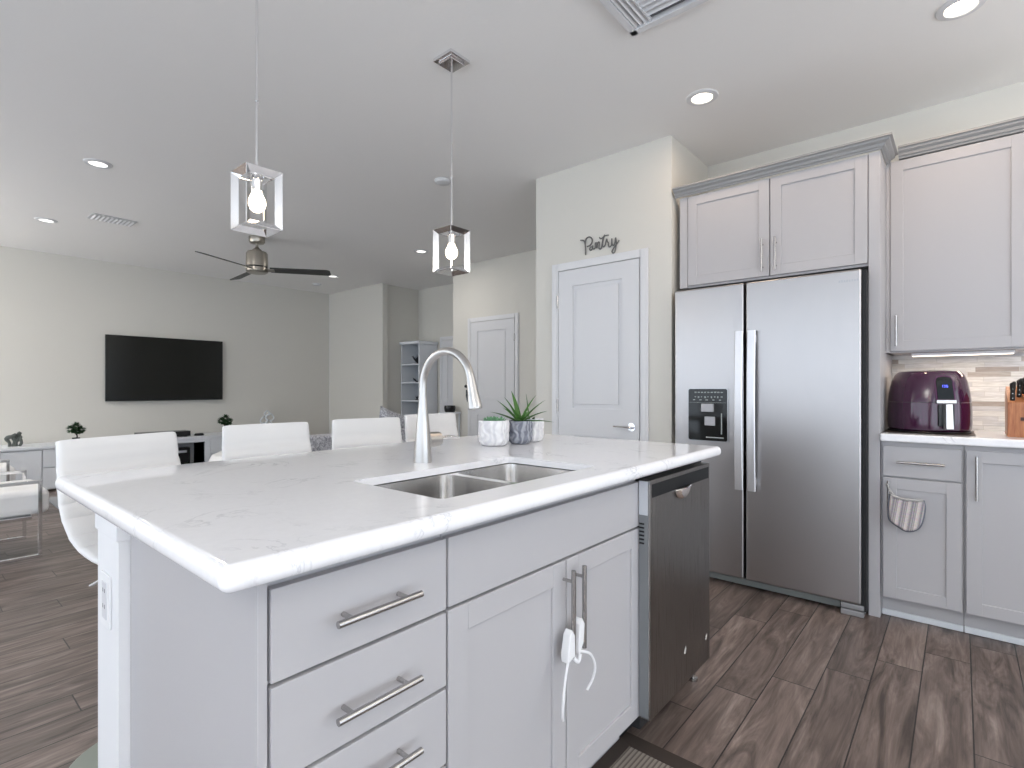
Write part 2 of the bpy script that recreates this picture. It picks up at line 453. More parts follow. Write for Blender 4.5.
for i, s in enumerate(strokes):
    pts = smooth_pts([sign_pt(*p) for p in s], 5)
    tube(bm, pts, .0042 if i not in (0, 1, 4) else .005, 8)
tag(obj('pantry_sign', bm, mat('sign_metal', (.16, .155, .15), .45, .3)), 'small grey metal script sign reading Pantry above the white pantry door', 'sign')

# ------------------------------------------------------------------ shaker parts
def shaker(bm, M, w, h, st=.05, t_=.019, rec=.007):
    box(bm, 0, st, 0, t_, 0, h, .0015, M, 1); box(bm, w - st, w, 0, t_, 0, h, .0015, M, 1)
    box(bm, st - .0015, w - st + .0015, 0, t_, h - st, h, .0015, M, 1); box(bm, st - .0015, w - st + .0015, 0, t_, 0, st, .0015, M, 1)
    box(bm, st - .005, w - st + .005, .002, t_ - rec, st - .005, h - st + .005, 0, M)
def slabfront(bm, M, w, h, t_=.019): box(bm, 0, w, 0, t_, 0, h, .0025, M, 2)
def bar(name, parent, a, b, n, r=.006, inset=.028, off=.032):
    """bar pull between world points a and b, standing off its front along -n"""
    bm = BM(); a = Vector(a); b = Vector(b); n = Vector(n); d = (b - a).normalized()
    cyl(bm, a, b, r, seg=14)
    for p in (a + d * inset, b - d * inset): cyl(bm, p, p - n * (off - r * .2), r * .72, seg=10)
    return obj(name, bm, M_handle, parent)
NX = (-1, 0, 0); NY = (0, -1, 0)
def fX(ytop, z, X): return frame((X, ytop, z), (0, -1, 0), NX)      # front facing -X, u runs to -Y
def fY(x, z, Y): return frame((x, Y, z), (1, 0, 0), NY)             # front facing -Y, u runs to +X

# ------------------------------------------------------------------ fridge-wall cabinets
XF = 3.186   # carcass front, doors stand 19 mm proud -> 3.167
th_ = thing('tall_end_panel', (3.45, .327, 0), 'tall grey cabinet end panel between the refrigerator and the counter with the air fryer', 'cabinet panel')
bm = BM(); box(bm, 3.167, 3.757, .304, .352, 0, 2.312, .0015); obj('panel', bm, M_cab, th_)

uc = thing('upper_cabinet', (3.45, .83, 1.76), 'two door grey shaker cabinet mounted above the stainless refrigerator', 'cabinet')
bm = BM(); box(bm, XF, 3.757, .353, 1.33, 1.752, 2.312, .001); obj('cabinet_body', bm, M_cab, uc)
bm = BM(); box(bm, 3.170, XF, 1.281, 1.330, 1.752, 2.312, .001); obj('filler_strip', bm, M_cab, uc)
for yt, yb, hy in ((1.277, .814, .846), (.808, .356, .777)):
    bm = BM(); shaker(bm, fX(yt, 1.764, XF), yt - yb, .544, .055); dd = obj('door', bm, M_cab, uc)
    bar('handle', dd, (3.135, hy, 1.785), (3.135, hy, 1.968), NX)
# crown mouldings
def crown_profile(z0):   # (outward, z)
    return [(0, z0), (.006, z0), (.009, z0 + .008), (.018, z0 + .011), (.022, z0 + .022), (.038, z0 + .031), (.041, z0 + .040), (.052, z0 + .043), (.052, z0 + .052), (0, z0 + .052)]
def crown_run(bm, path, z0):
    """path: list of (x,y,ox,oy): base point and outward offset direction (mitred)"""
    prof = crown_profile(z0); rings = []
    for (x, y, ox, oy) in path: rings.append([bm.verts.new((x + ox * o, y + oy * o, z)) for o, z in prof])
    n = len(prof)
    for A, B in zip(rings, rings[1:]):
        for k in range(n): bm.faces.new((A[k], A[(k + 1) % n], B[(k + 1) % n], B[k]))
    bm.faces.new(rings[0]); bm.faces.new(rings[-1][::-1])
bm = BM(); crown_run(bm, [(3.166, 1.355, -1, 0), (3.166, .303, -1, -1), (3.418, .303, 0, -1)], 2.317)
obj('crown_moulding', bm, M_crown, uc, angle=20)

u2 = thing('upper_cabinet', (3.6, .02, 1.32), 'single door grey shaker wall cabinet above the purple air fryer', 'cabinet')
bm = BM(); box(bm, 3.439, 3.757, -.262, .303, 1.322, 2.335, .001); box(bm, 3.425, 3.757, .2855, .303, 1.322, 2.335, .001); obj('cabinet_body', bm, M_cab, u2)
bm = BM(); shaker(bm, fX(.284, 1.330, 3.439), .520, 1.000, .055); dd = obj('door', bm, M_cab, u2)
bar('handle', dd, (3.388, .257, 1.355), (3.388, .257, 1.515), NX)
bm = BM(); crown_run(bm, [(3.42, .248, -1, 0), (3.42, -.265, -1, 0)], 2.336); box(bm, 3.425, 3.757, -.262, .248, 2.336, 2.385); obj('crown_moulding', bm, M_crown, u2, angle=20)
ul = thing('under_cabinet_light', (3.55, .0, 1.31), 'thin white light bar glowing under the wall cabinet above the air fryer', 'light')
bm = BM(); box(bm, 3.50, 3.56, -.20, .20, 1.306, 1.321, .002); obj('housing', bm, M_white, ul)
bm = BM(); box(bm, 3.505, 3.555, -.195, .195, 1.3035, 1.306); obj('diffuser', bm, M_led, ul)
area('under_cabinet_lamp', (3.53, 0, 1.298), (0, 0, 0), .05, .38, .8, (1, .80, .60))

# second wall cabinet and counter run on beyond the frame
b1 = thing('base_cabinet', (3.45, .15, 0), 'grey base cabinet with a drawer over a door carrying the striped mitt', 'cabinet')
bm = BM(); box(bm, XF, 3.757, -.010, .302, .101, .874, .001); box(bm, 3.24, 3.757, -.010, .302, 0.001, .101); obj('cabinet_body', bm, M_cab, b1)
bm = BM(); box(bm, 3.225, 3.239, -.010, .302, .001, .03, .004); obj('kick_moulding', bm, M_whiteg, b1)
bm = BM(); slabfront(bm, fX(.293, .706, XF), .296, .148); dd = obj('drawer', bm, M_cab, b1)
bar('handle', dd, (3.135, .238, .779), (3.135, .056, .779), NX)
bm = BM(); shaker(bm, fX(.293, .111, XF), .296, .588, .055); dd = obj('door', bm, M_cab, b1)
bar('handle', dd, (3.135, .268, .686), (3.135, .268, .545), NX)
b2 = thing('base_cabinet', (3.45, -.25, 0), 'grey base cabinet with one tall shaker door at the right edge of the picture', 'cabinet')
bm = BM(); box(bm, XF, 3.757, -.47, -.012, .101, .874, .001); box(bm, 3.24, 3.757, -.47, -.012, 0.001, .101); obj('cabinet_body', bm, M_cab, b2)
bm = BM(); box(bm, 3.225, 3.239, -.47, -.012, .001, .03, .004); obj('kick_moulding', bm, M_whiteg, b2)
bm = BM(); shaker(bm, fX(-.019, .111, XF), .44, .743, .055); dd = obj('door', bm, M_cab, b2)
bar('handle', dd, (3.135, -.054, .831), (3.135, -.054, .632), NX)
bm = BM(); box(bm, 3.142, 3.752, -.50, .303, .876, .914, .008, seg=4)
tag(obj('countertop', bm, M_quartz, loc=(3.45, -.1, .876)), 'white quartz countertop along the wall under the purple air fryer', 'countertop')
bm = BM(); box(bm, 3.7535, 3.7598, -1.0, .303, .914, 1.40)
struct('trim_1', bm, M_splash, smooth=False)

# ------------------------------------------------------------------ refrigerator
fr = thing('refrigerator', (3.42, .85, 0), 'side by side stainless steel refrigerator with ice and water dispenser', 'refrigerator')
bm = BM(); box(bm, 3.17, 3.72, .366, 1.335, .012, 1.715, .004); obj('refrigerator_body', bm, mat('fridge_side', (.022, .023, .022), .35), fr)
def fridge_door(y0, y1):
    bm = BM(); box(bm, 3.098, 3.163, y0, y1, .062, 1.728, .010, seg=4); return obj('door', bm, M_steel, fr)
dl = fridge_door(.930, 1.333); dr = fridge_door(.374, .918)
def fhandle(y0, y1, par):
    bm = BM(); n = 14; z0, z1 = .568, 1.455; vsA = []
    prev = None
    for i in range(n + 1):
        z = z0 + (z1 - z0) * i / n; o = .036 + .014 * math.sin(math.pi * i / n)
        ring = [bm.verts.new((3.098 - o - (.003 if k in (1, 2) else 0), y, z)) for k, y in enumerate((y0, y0 + .004, y1 - .004, y1))]
        ring += [bm.verts.new((3.098 - o + .014, y1 - .003, z)), bm.verts.new((3.098 - o + .014, y0 + .003, z))]
        if prev:
            for k in range(6): bm.faces.new((prev[k], prev[(k + 1) % 6], ring[(k + 1) % 6], ring[k]))
        else: bm.faces.new(ring)
        prev = ring
    bm.faces.new(prev[::-1])
    for z in (z0 + .045, z1 - .045): box(bm, 3.066, 3.0985, y0 + .008, y1 - .008, z - .022, z + .022, .003)
    return obj('handle', bm, steel('handle_steel', (.78, .78, .80), .45, (1, 6, .08), .05), par)
fhandle(.922, .966, dl); fhandle(.856, .900, dr)
# dispenser
dp = BM(); pl = rrect(1.010, 1.249, .822, 1.137, .014)
prism(dp, pl, 3.0915, 3.0975, 'x'); disp = obj('dispenser', dp, mat('dispenser_rim', (.45, .45, .46), .3, .8), fr)
bm = BM(); prism(bm, rrect(1.017, 1.242, .829, 1.131, .011), 3.0890, 3.0914, 'x')
# recessed cavity look: frame panel + deep niche walls standing in the panel
obj('control_panel', bm, M_blackgloss, disp)
M_paddle = mat('paddle_grey', (.46, .46, .48), .3)
for (x_, ya, yb, za, zb) in ((3.070, 1.160, 1.090, .998, 1.045), (3.078, 1.143, 1.083, .918, .970)):
    bm = BM(); box(bm, x_, 3.0888, ya, yb, za, zb, .003); obj('paddle', bm, M_paddle, disp)
bm = BM()
rr_ = random.Random(3)
for k in range(9):
    y = 1.205 - k * .019; box(bm, 3.0884, 3.0889, y, y - .011 - rr_.random() * .003, 1.108, 1.114)
    box(bm, 3.0884, 3.0889, y, y - .006 - rr_.random() * .006, 1.082 - .004 * (k % 2), 1.088)
for k in range(5): box(bm, 3.0884, 3.0889, 1.215 - k * .038, 1.202 - k * .038, 1.064, 1.069)
box(bm, 3.0884, 3.0889, 1.235, 1.022, 1.0505, 1.052)
box(bm, 3.082, 3.0889, 1.135, 1.035, .846, .852); box(bm, 3.085, 3.0889, 1.05, 1.044, .87, .99)
obj('button_marks', bm, mat('marks_grey', (.35, .38, .37), .4), disp)
# top right maker's plate and base grille with foot
bm = BM()
for k in range(8): box(bm, 3.0972, 3.0979, .470 - k * .011, .4625 - k * .011, 1.668, 1.678 + .002 * (k % 2))
obj('maker_mark', bm, mat('mark_steel', (.40, .40, .42), .3, .8), fr)
bm = BM(); box(bm, 3.150, 3.20, .47, 1.333, .012, .052, .003); obj('base_grille', bm, mat('grille_grey', (.23, .25, .25), .4, .4), fr)
bm = BM(); box(bm, 3.100, 3.20, .364, .462, .001, .028, .003); box(bm, 3.104, 3.20, .364, .462, .033, .058, .003); obj('foot', bm, mat('foot_grey', (.38, .38, .39), .35, .5), fr)
bm = BM(); box(bm, 3.112, 3.168, .3535, .372, .03, 1.722, .001); obj('gap_shade_strip', bm, M_dark, fr)  # near-black strip standing in for the shade between door and end panel

# ------------------------------------------------------------------ air fryer
AF = (3.43, .128, .916)
af = thing('air_fryer', AF, 'glossy dark purple air fryer with a digital panel on the wall counter', 'air fryer')
A0 = math.radians(180 + 27)     # direction it faces
def af_fn(a, z): return 1
def af_shell(bm, prof, c, sq=2.6):
    def fn(a, z):
        ca, sa = abs(math.cos(a - A0)), abs(math.sin(a - A0)); return (ca ** sq + sa ** sq) ** (-1 / sq)
    lathe(bm, prof, c, 64, fn=fn)
R_ = .162
bm = BM(); af_shell(bm, [(0, .008), (R_ * .93, .008), (R_ * .985, .016), (R_ * 1.0, .05), (R_ * 1.0, .10), (R_ * .985, .149), (0, .149)], AF); obj('lower_body', bm, M_purple, af)
bm = BM(); af_shell(bm, [(0, .1505), (R_ * .985, .1505), (R_ * .955, .20), (R_ * .90, .25), (R_ * .83, .285), (R_ * .73, .303), (R_ * .5, .309), (0, .310)], AF); obj('upper_body', bm, M_purple, af)
bm = BM(); af_shell(bm, [(0, 0), (R_ * .97, 0), (R_ * .99, .004), (R_ * .97, .0078), (0, .0078)], AF); obj('base_ring', bm, M_black, af)
Fd = Vector((math.cos(A0), math.sin(A0), 0)); Rd = Vector((-math.sin(A0), math.cos(A0), 0))
def afM(tilt=0, off=0, z=0):
    # local x across, local y outwards, local z up
    M = Matrix(((Rd.x, Fd.x, 0, AF[0]), (Rd.y, Fd.y, 0, AF[1]), (0, 0, 1, AF[2] + z), (0, 0, 0, 1)))
    return M @ Matrix.Translation((0, off, 0)) @ Matrix.Rotation(tilt, 4, 'X')
Mt = afM(.20, R_ * .985, .155)
bm = BM(); prism(bm, [(-.040, .004), (-.040, .105), (-.030, .124), (0, .131), (.030, .124), (.040, .105), (.040, .004)], -.03, .004, 'y', 0, Mt); obj('bezel', bm, mat('bezel_purple', (.10, .03, .08), .2, .5), af)
bm = BM(); prism(bm, [(-.034, .010), (-.034, .102), (-.026, .118), (0, .124), (.026, .118), (.034, .102), (.034, .010)], .0, .0065, 'y', 0, Mt); dsp = obj('display_panel', bm, M_blackgloss, af)
bm = BM()
def seg7(bm, x, z, s, pat):
    S = {'a': (0, 2, 1, 2), 'b': (1, 1, 1, 2), 'c': (1, 0, 1, 1), 'd': (0, 0, 1, 0), 'e': (0, 0, 0, 1), 'f': (0, 1, 0, 2), 'g': (0, 1, 1, 1)}
    for k in pat:
        a, b, c, d_ = S[k]; w = s * .13
        box(bm, x + a * s - w, x + c * s + w, .0066, .0072, z + b * s - w, z + d_ * s + w, 0, Mt)
seg7(bm, -.0135, .070, .005, 'bc'); seg7(bm, -.0035, .070, .005, 'abcd'); seg7(bm, .0070, .070, .005, 'acdfg')
obj('digits', bm, M_lcd, dsp)
bm = BM(); box(bm, -.042, .042, -.01, .010, -.006, .012, .003, afM(0, R_ * .985, .152)); obj('chrome_lip', bm, M_handle, af)
bm = BM(); box(bm, -.034, .034, -.004, .010, .035, .142, .006, afM(0, R_ * .985, 0)); hs = obj('handle_recess', bm, M_black, af)
bm = BM(); Mh = afM(.05, R_ * .985, .0)
prism(bm, [(-.016, .022), (-.014, .142), (.014, .142), (.016, .022)], .012, .040, 'y', .003, Mh)
box(bm, -.013, .013, -.004, .02, .125, .142, .002, Mh); obj('handle', bm, mat('handle_silver', (.60, .59, .58), .3, .9), af)

# thin dark tray under the fryer
bm = BM(); box(bm, 3.235, 3.62, -.052, .300, .9145, .9158, .0004); tag(obj('serving_board', bm, mat('dark_board', (.05, .035, .03), .4), loc=(3.43, .12, .9145)), 'thin dark mat lying under the purple air fryer', 'mat')

# ------------------------------------------------------------------ knife block
kb = thing('knife_block', (3.38, -.23, .914), 'orange brown wooden knife block standing on the wall counter', 'knife block')
bm = BM(); prism(bm, [(3.300, .9145), (3.470, .9145), (3.500, 1.10), (3.430, 1.145), (3.300, 1.072)], -.162, -.290, 'y', .003); obj('block', bm, M_wood, kb)
bm = BM(); box(bm, 3.2965, 3.3002, -.205, -.245, .990, 1.005, .0008); obj('emblem', bm, mat('emblem_dark', (.05, .02, .015), .4), kb)
M_knife = mat('knife_handle', (.014, .014, .014), .35)
for i, (y, dx, L_) in enumerate(((-.180, .010, .090), (-.203, .035, .085), (-.245, .012, .085), (-.272, .035, .08), (-.222, .060, .075), (-.250, .062, .075))):
    p = Vector((3.315 + dx, y, 1.062 + dx * .75)); d_ = Vector((-.32, -.02 * (i % 3), .95)).normalized()
    bm = BM(); tube(bm, [p - d_ * .02, p + d_ * .02, p + d_ * L_ * .6, p + d_ * L_, p + d_ * (L_ + .008) + Vector((-.010, -.004, 0))], [.008, .0095, .0085, .0115, .006], 10); h = obj('knife_handle', bm, M_knife, kb)
    bm = BM()
    for k in (.25, .5, .75):
        q = p + d_ * L_ * k; cyl(bm, q + Vector((-.0098, 0, 0)), q + Vector((.0098, 0, 0)), .0022, seg=8)
    obj('rivets', bm, M_handle, h)

# ------------------------------------------------------------------ oven mitt on the base cabinet handle
om = thing('oven_mitt', (3.11, .19, .46), 'grey and cream striped oven mitt hanging from the base cabinet handle', 'oven mitt')
pts = [(.258, .625), (.236, .612), (.205, .608), (.165, .606), (.133, .612), (.128, .575), (.136, .52), (.150, .482), (.175, .463), (.200, .460), (.225, .474), (.250, .492), (.262, .510), (.264, .56)]
bm = BM(); P = [(p.x, p.y) for p in smooth_pts([Vector((a, b, 0)) for a, b in pts + [pts[0]]], 3)][:-1]
prism(bm, P, 3.104, 3.128, 'x', .009); obj('mitt_body', bm, M_mitt, om)
bm = BM(); lp = [(3.116, a + (.0 if a < .19 else .002), b) for a, b in pts[4:] + [pts[0]]]
tube(bm, smooth_pts(lp, 4), .0050, 8); obj('binding', bm, M_mittedge, om)
bm = BM(); tube(bm, smooth_pts([(3.118, .250, .622), (3.112, .262, .648), (3.120, .272, .672), (3.142, .276, .664), (3.146, .266, .648), (3.130, .250, .626), (3.118, .238, .618)], 5), .0034, 8); obj('loop', bm, mat('cord_bw', (.35, .34, .33), .8), om)
bm = BM(); tube(bm, smooth_pts([(3.104, .256, .625), (3.101, .225, .614), (3.101, .18, .610), (3.104, .136, .614)], 5), .0055, 8); obj('cuff_trim', bm, mat('cuff_bw', (.45, .44, .43), .8), om)

# ------------------------------------------------------------------ island
IY = .784   # carcass front; fronts stand to .765
dc = thing('drawer_cabinet', (.53, 1.08, 0), 'grey island cabinet with a stack of flat drawers and bar pulls', 'cabinet')
bm = BM(); box(bm, .354, .702, IY, 1.390, .101, .858, .001); box(bm, .354, .702, .84, 1.390, .001, .101); obj('cabinet_body', bm, M_cab, dc)
bm = BM(); box(bm, .338, .3535, .768, 1.391, .001, .8745, .002); obj('end_panel', bm, M_cab, dc)
for z0, z1, hz in ((.706, .845, .772), (.557, .700, .621), (.405, .551, .492), (.112, .399, .30)):
    bm = BM(); slabfront(bm, fY(.357, z0, IY), .344, z1 - z0); dd = obj('drawer', bm, M_cab, dc)
    bar('handle', dd, (.446, .733, hz), (.612, .733, hz), NY)
sc_ = thing('sink_cabinet', (1.11, 1.08, 0), 'grey island sink cabinet with two shaker doors held by a child lock', 'cabinet')
bm = BM(); box(bm, .704, 1.521, IY, .80, .101, .858, .001); box(bm, .704, 1.521, .80, 1.390, .101, .62, .001); box(bm, .704, 1.521, .84, 1.390, .001, .101); obj('cabinet_body', bm, M_cab, sc_)
bm = BM(); slabfront(bm, fY(.7065, .7075, IY), .812, .1375); obj('false_front', bm, M_cab, sc_)
for x0, x1, hx in ((.7065, 1.110, 1.097), (1.115, 1.5185, 1.146)):
    bm = BM(); shaker(bm, fY(x0, .113, IY), x1 - x0, .588, .055); dd = obj('door', bm, M_cab, sc_)
    bar('handle', dd, (hx, .733, .475), (hx, .733, .684), NY)
bm = BM(); box(bm, .318, 2.045, 1.393, 1.574, 0, .8745); box(bm, .312, 2.055, 1.388, 1.576, .804, .8747, .003)
struct('wall_island', bm, mat('post_paint', (.80, .80, .815), .5))
bm = BM(); box(bm, 2.046, 2.058, .80, 1.384, .001, .8745, .001); tag(obj('island_end_panel', bm, M_cab, loc=(2.05, 1.08, 0)), 'plain grey panel closing the island beside the dishwasher', 'cabinet panel')
ot = thing('wall_outlet', (.315, 1.49, .65), 'white outlet cover on the white island post below the counter', 'outlet')
bm = BM(); prism(bm, rrect(1.448, 1.528, .595, .715, .006, 3), .3128, .3175, 'x', .001); obj('cover_plate', bm, M_white, ot)
bm = BM(); box(bm, .3112, .3135, 1.470, 1.506, .613, .697, .001); oi = obj('socket_insert', bm, mat('outlet_white', (.66, .66, .68), .4), ot)
for z in (.637, .673):
    for y in (1.481, 1.495):
        bm = BM(); box(bm, .3108, .3113, y - .0012, y + .0012, z, z + .009); obj('slot', bm, M_dark, oi)

# countertop with sink cut-out
def cut(target, cutter_bm):
    me = bpy.data.meshes.new('cut'); bmesh.ops.recalc_face_normals(cutter_bm, faces=cutter_bm.faces); cutter_bm.to_mesh(me); cutter_bm.free()
    co = bpy.data.objects.new('cut', me); COL.objects.link(co); co.location = target.location
    me.transform(Matrix.Translation(-target.location))
    md = target.modifiers.new('b', 'BOOLEAN'); md.object = co; md.operation = 'DIFFERENCE'; md.solver = 'EXACT'
    bpy.context.view_layer.update()
    dg = bpy.context.evaluated_depsgraph_get(); new = bpy.data.meshes.new_from_object(target.evaluated_get(dg))
    target.modifiers.clear(); target.data = new; bpy.data.objects.remove(co, do_unlink=True)
bm = BM(); box(bm, .265, 2.066, .698, 1.757, .876, .914, .0165, seg=6)
ct = obj('countertop', bm, M_quartz, loc=(1.165, 1.23, .876))
tag(ct, 'large white veined quartz countertop of the kitchen island', 'countertop')
bm = BM(); prism(bm, rrect(.717, 1.310, .797, 1.122, .016, 6), .85, .95); cut(ct, bm)
bm = BM(); prism(bm, rrect(.70, 1.33, .775, 1.145, .01, 4), .85, .8945); cut(ct, bm)
for p in ct.data.polygons: p.use_smooth = True
ct.data.set_sharp_from_angle(angle=math.radians(40))
wn_ = ct.modifiers.new('weighted_normals', 'WEIGHTED_NORMAL'); wn_.keep_sharp = True; wn_.weight = 80

sk = thing('kitchen_sink', (.96, .92, .7), 'undermount stainless steel double bowl sink set into the island', 'sink')
def bowl(x0, x1, y0, y1, zt, zb):
    bm = BM(); rings = []
    for (ins, z, r) in ((0, zt, .032), (.002, zt - .04, .034), (.006, zb + .05, .04), (.014, zb + .018, .05), (.034, zb + .002, .06), (.07, zb, .05)):
        rings.append([bm.verts.new((p[0], p[1], z)) for p in rrect(x0 + ins, x1 - ins, y0 + ins, y1 - ins, min(r, (x1 - x0) / 2 - ins - .001), 7)])
    n = len(rings[0])
    for A, B in zip(rings, rings[1:]):
        for k in range(n): bm.faces.new((A[k], A[(k + 1) % n], B[(k + 1) % n], B[k]))
    bm.faces.new(rings[-1])
    return bm
for x0, x1 in ((.730, 1.026), (1.050, 1.300)):
    b_ = obj('bowl', bowl(x0, x1, .803, 1.116, .8925, .715), M_sink, sk, angle=60)
    bm = BM(); cxx = (x0 + x1) / 2; lathe(bm, [(0, .7165), (.030, .7165), (.036, .7185), (.038, .7155)], (cxx, .93, 0)); obj('drain', bm, M_chrome, b_)
bm = BM()
def rim(x0, x1, y0, y1, ox0, ox1, oy0, oy1):
    I = [bm.verts.new((p[0], p[1], .8925)) for p in rrect(x0, x1, y0, y1, .032, 7)]
    O = [bm.verts.new((p[0], p[1], .8925)) for p in rrect(ox0, ox1, oy0, oy1, .004, 7)]
    n = len(I)
    for k in range(n): bm.faces.new((I[k], I[(k + 1) % n], O[(k + 1) % n], O[k]))
rim(.730, 1.026, .803, 1.116, .706, 1.038, .787, 1.136); rim(1.050, 1.300, .803, 1.116, 1.038, 1.32, .787, 1.136)
obj('rim', bm, M_sink, sk)

# faucet
fx, fy = 1.040, 1.240
fa = thing('kitchen_faucet', (fx, fy, .914), 'brushed nickel gooseneck pull down faucet behind the island sink', 'faucet')
bm = BM(); lathe(bm, [(0, 0), (.0275, 0), (.0275, .006), (.026, .03), (.0235, .07), (.019, .12), (.0145, .165), (.0125, .19), (.0125, .20), (0, .20)], (fx, fy, .9142)); obj('body', bm, M_nickel, fa)
bm = BM(); pts = [(fx, fy, 1.112), (fx, fy, 1.142)]
Rr = .103
for k in range(0, 25): 
    a = math.pi * (k / 24) * .93; pts.append((fx, fy - Rr + Rr * math.cos(a), 1.142 + Rr * math.sin(a)))
tube(bm, pts, .0118, 16); obj('spout', bm, M_nickel, fa)
e0 = Vector(pts[-1]); dd_ = Vector((0, .10, -1)).normalized(); 
dd_ = (Vector(pts[-1]) - Vector(pts[-2])).normalized()
dd_ = Vector((0, -.22, -1)).normalized()
bm = BM(); tube(bm, [e0 - dd_ * .004, e0 + dd_ * .010, e0 + dd_ * .04, e0 + dd_ * .080, e0 + dd_ * .086], [.0125, .0135, .0155, .0205, .019], 18); hd = obj('spray_head', bm, M_nickel, fa)
bm = BM()
for k, (a, b, r) in enumerate(((.018, .026, .0048), (.032, .066, .0048))):
    q = Vector((-.0145 - .002 * k, .0, 0)); side = Vector((-.55, .83, 0)) * .0155
    tube(bm, [e0 + dd_ * a + side, e0 + dd_ * (a + b) / 2 + side * 1.08, e0 + dd_ * b + side * 1.15], [r * .6, r, r * .6], 8)
obj('button', bm, M_black, hd)
bm = BM(); cyl(bm, (fx + .012, fy, .980), (fx + .062, fy, .980), .0245, .0225, 24); hb = obj('valve_hub', bm, M_nickel, fa)
bm = BM(); tube(bm, smooth_pts([(fx + .060, fy, .980), (fx + .080, fy, .981), (fx + .11, fy, .983), (fx + .15, fy, .977)], 5), [.006] * 4 + [.007, .008, .009, .0105, .012, .0125, .0125, .012, .011, .009, .006, .004], 12, flat=.45); obj('lever', bm, M_chrome, fa)

# ------------------------------------------------------------------ dishwasher
dw = thing('dishwasher', (1.79, 1.05, 0), 'stainless steel dishwasher with black control strip set in the island', 'dishwasher')
D0, D1 = 1.506, 2.012; DY = .727
bm = BM(); box(bm, 1.526, 2.044, .770, 1.36, .06, .864, .002); obj('tub', bm, mat('tub_dark', (.02, .02, .022), .5), dw)
bm = BM()
prism(bm, rrect(D0, D1, .112, .853, .003, 2), DY, DY + .036, 'y', .002); dp_ = obj('door', bm, M_dwsteel, dw)
bm = BM(); box(bm, D0 - .001, D0 + .012, DY + .0005, DY + .036, .118, .848, .001); obj('door_edge', bm, mat('edge_mid', (.23, .24, .25), .45, .3), dp_)
bm = BM(); box(bm, D0 - .0022, D0 + .004, DY - .0004, DY + .004, .114, .840, .0008); obj('edge_trim', bm, M_handle, dp_)
bm = BM(); box(bm, D0 - .0025, D0 + .002, DY + .006, DY + .0355, .745, .850, .001); obj('edge_cap', bm, mat('cap_light', (.60, .62, .66), .4), dp_)
bm = BM()
for k in range(6): box(bm, D0 - .003, D0 + .002, DY + .018, DY + .034, .655 + k * .012, .660 + k * .012)
obj('vent_slots', bm, M_dark, dp_)
bm = BM(); box(bm, D0 + .016, D1 - .014, DY - .0015, DY + .002, .798, .840, .001); cp = obj('control_panel', bm, mat('panel_black', (.006, .007, .008), .35, 0, .25), dp_)
bm = BM()
for k in range(7): box(bm, D0 + .026 + k * .0105, D0 + .0335 + k * .0105, DY - .0021, DY - .0014, .826, .833 - (.001 if k % 2 else 0))
obj('brand_mark', bm, mat('mark_pale', (.5, .5, .5), .4), cp)
bm = BM()
for k in range(7):
    for j in range(2): box(bm, D0 + .30 + k * .024, D0 + .313 + k * .024, DY - .0019, DY - .0014, .807 + j * .014, .812 + j * .014)
obj('buttons', bm, mat('btn_dark', (.05, .055, .06), .3), cp)
# pocket handle: bright scooped cup under the strip
bm = BM(); cx_, cz_ = 1.752, .797
for k in range(13):
    pass
rings = []
for j in range(7):
    ph = j / 6 * math.pi / 2
    ring = [bm.verts.new((cx_ + .060 * math.cos(a) * math.cos(ph), DY - .003 + .0 - .014 * math.sin(ph) * math.sin(math.pi * .5), cz_ - .038 * math.sin(a) * math.cos(ph))) for a in [math.pi * i / 16 for i in range(17)]]
    rings.append(ring)
for A, B in zip(rings, rings[1:]):
    for i in range(16): bm.faces.new((A[i], A[i + 1], B[i + 1], B[i]))
ph_ = obj('pocket_handle', bm, mat('pocket_chrome', (.85, .80, .77), .14, 1), dp_)
bm = BM(); prism(bm, [(cx_ - .012, cz_ - .002), (cx_ + .048, cz_ - .002), (cx_ + .030, cz_ - .022), (cx_ + .004, cz_ - .020)], DY - .0185, DY - .012, 'y'); obj('pocket_shade_plate', bm, mat('pocket_shadow', (.05, .03, .02), .4), ph_)  # dark plate painted in as the shade inside the pocket
bm = BM(); tube(bm, [(cx_ - .066 + .132 * i / 12, DY - .004 - .008 * math.sin(math.pi * i / 12), cz_ - .001) for i in range(13)], .004, 8); obj('handle_lip', bm, M_chrome, dp_)
for (x, z, s) in ((1.777, .229, .009), (1.975, .205, .008)):
    bm = BM(); prism(bm, [(x - s, z - s * .9), (x + s * .2, z - s * 1.3), (x + s, z + s * .2), (x + s * .6, z + s * 1.5), (x - s * .2, z + s * .6)], DY - .0012, DY - .0002, 'y'); obj('sticker', bm, mat('sticker_pale', (.55, .52, .50), .4), dp_)
bm = BM(); box(bm, 1.53, 2.04, .84, .85, .003, .11); obj('kick_plate', bm, M_dark, dw)
bm = BM(); cyl(bm, (2.02, .795, .001), (2.02, .795, .075), .009, seg=10); cyl(bm, (2.02, .795, .001), (2.02, .795, .012), .018, seg=14); obj('foot', bm, M_handle, dw)

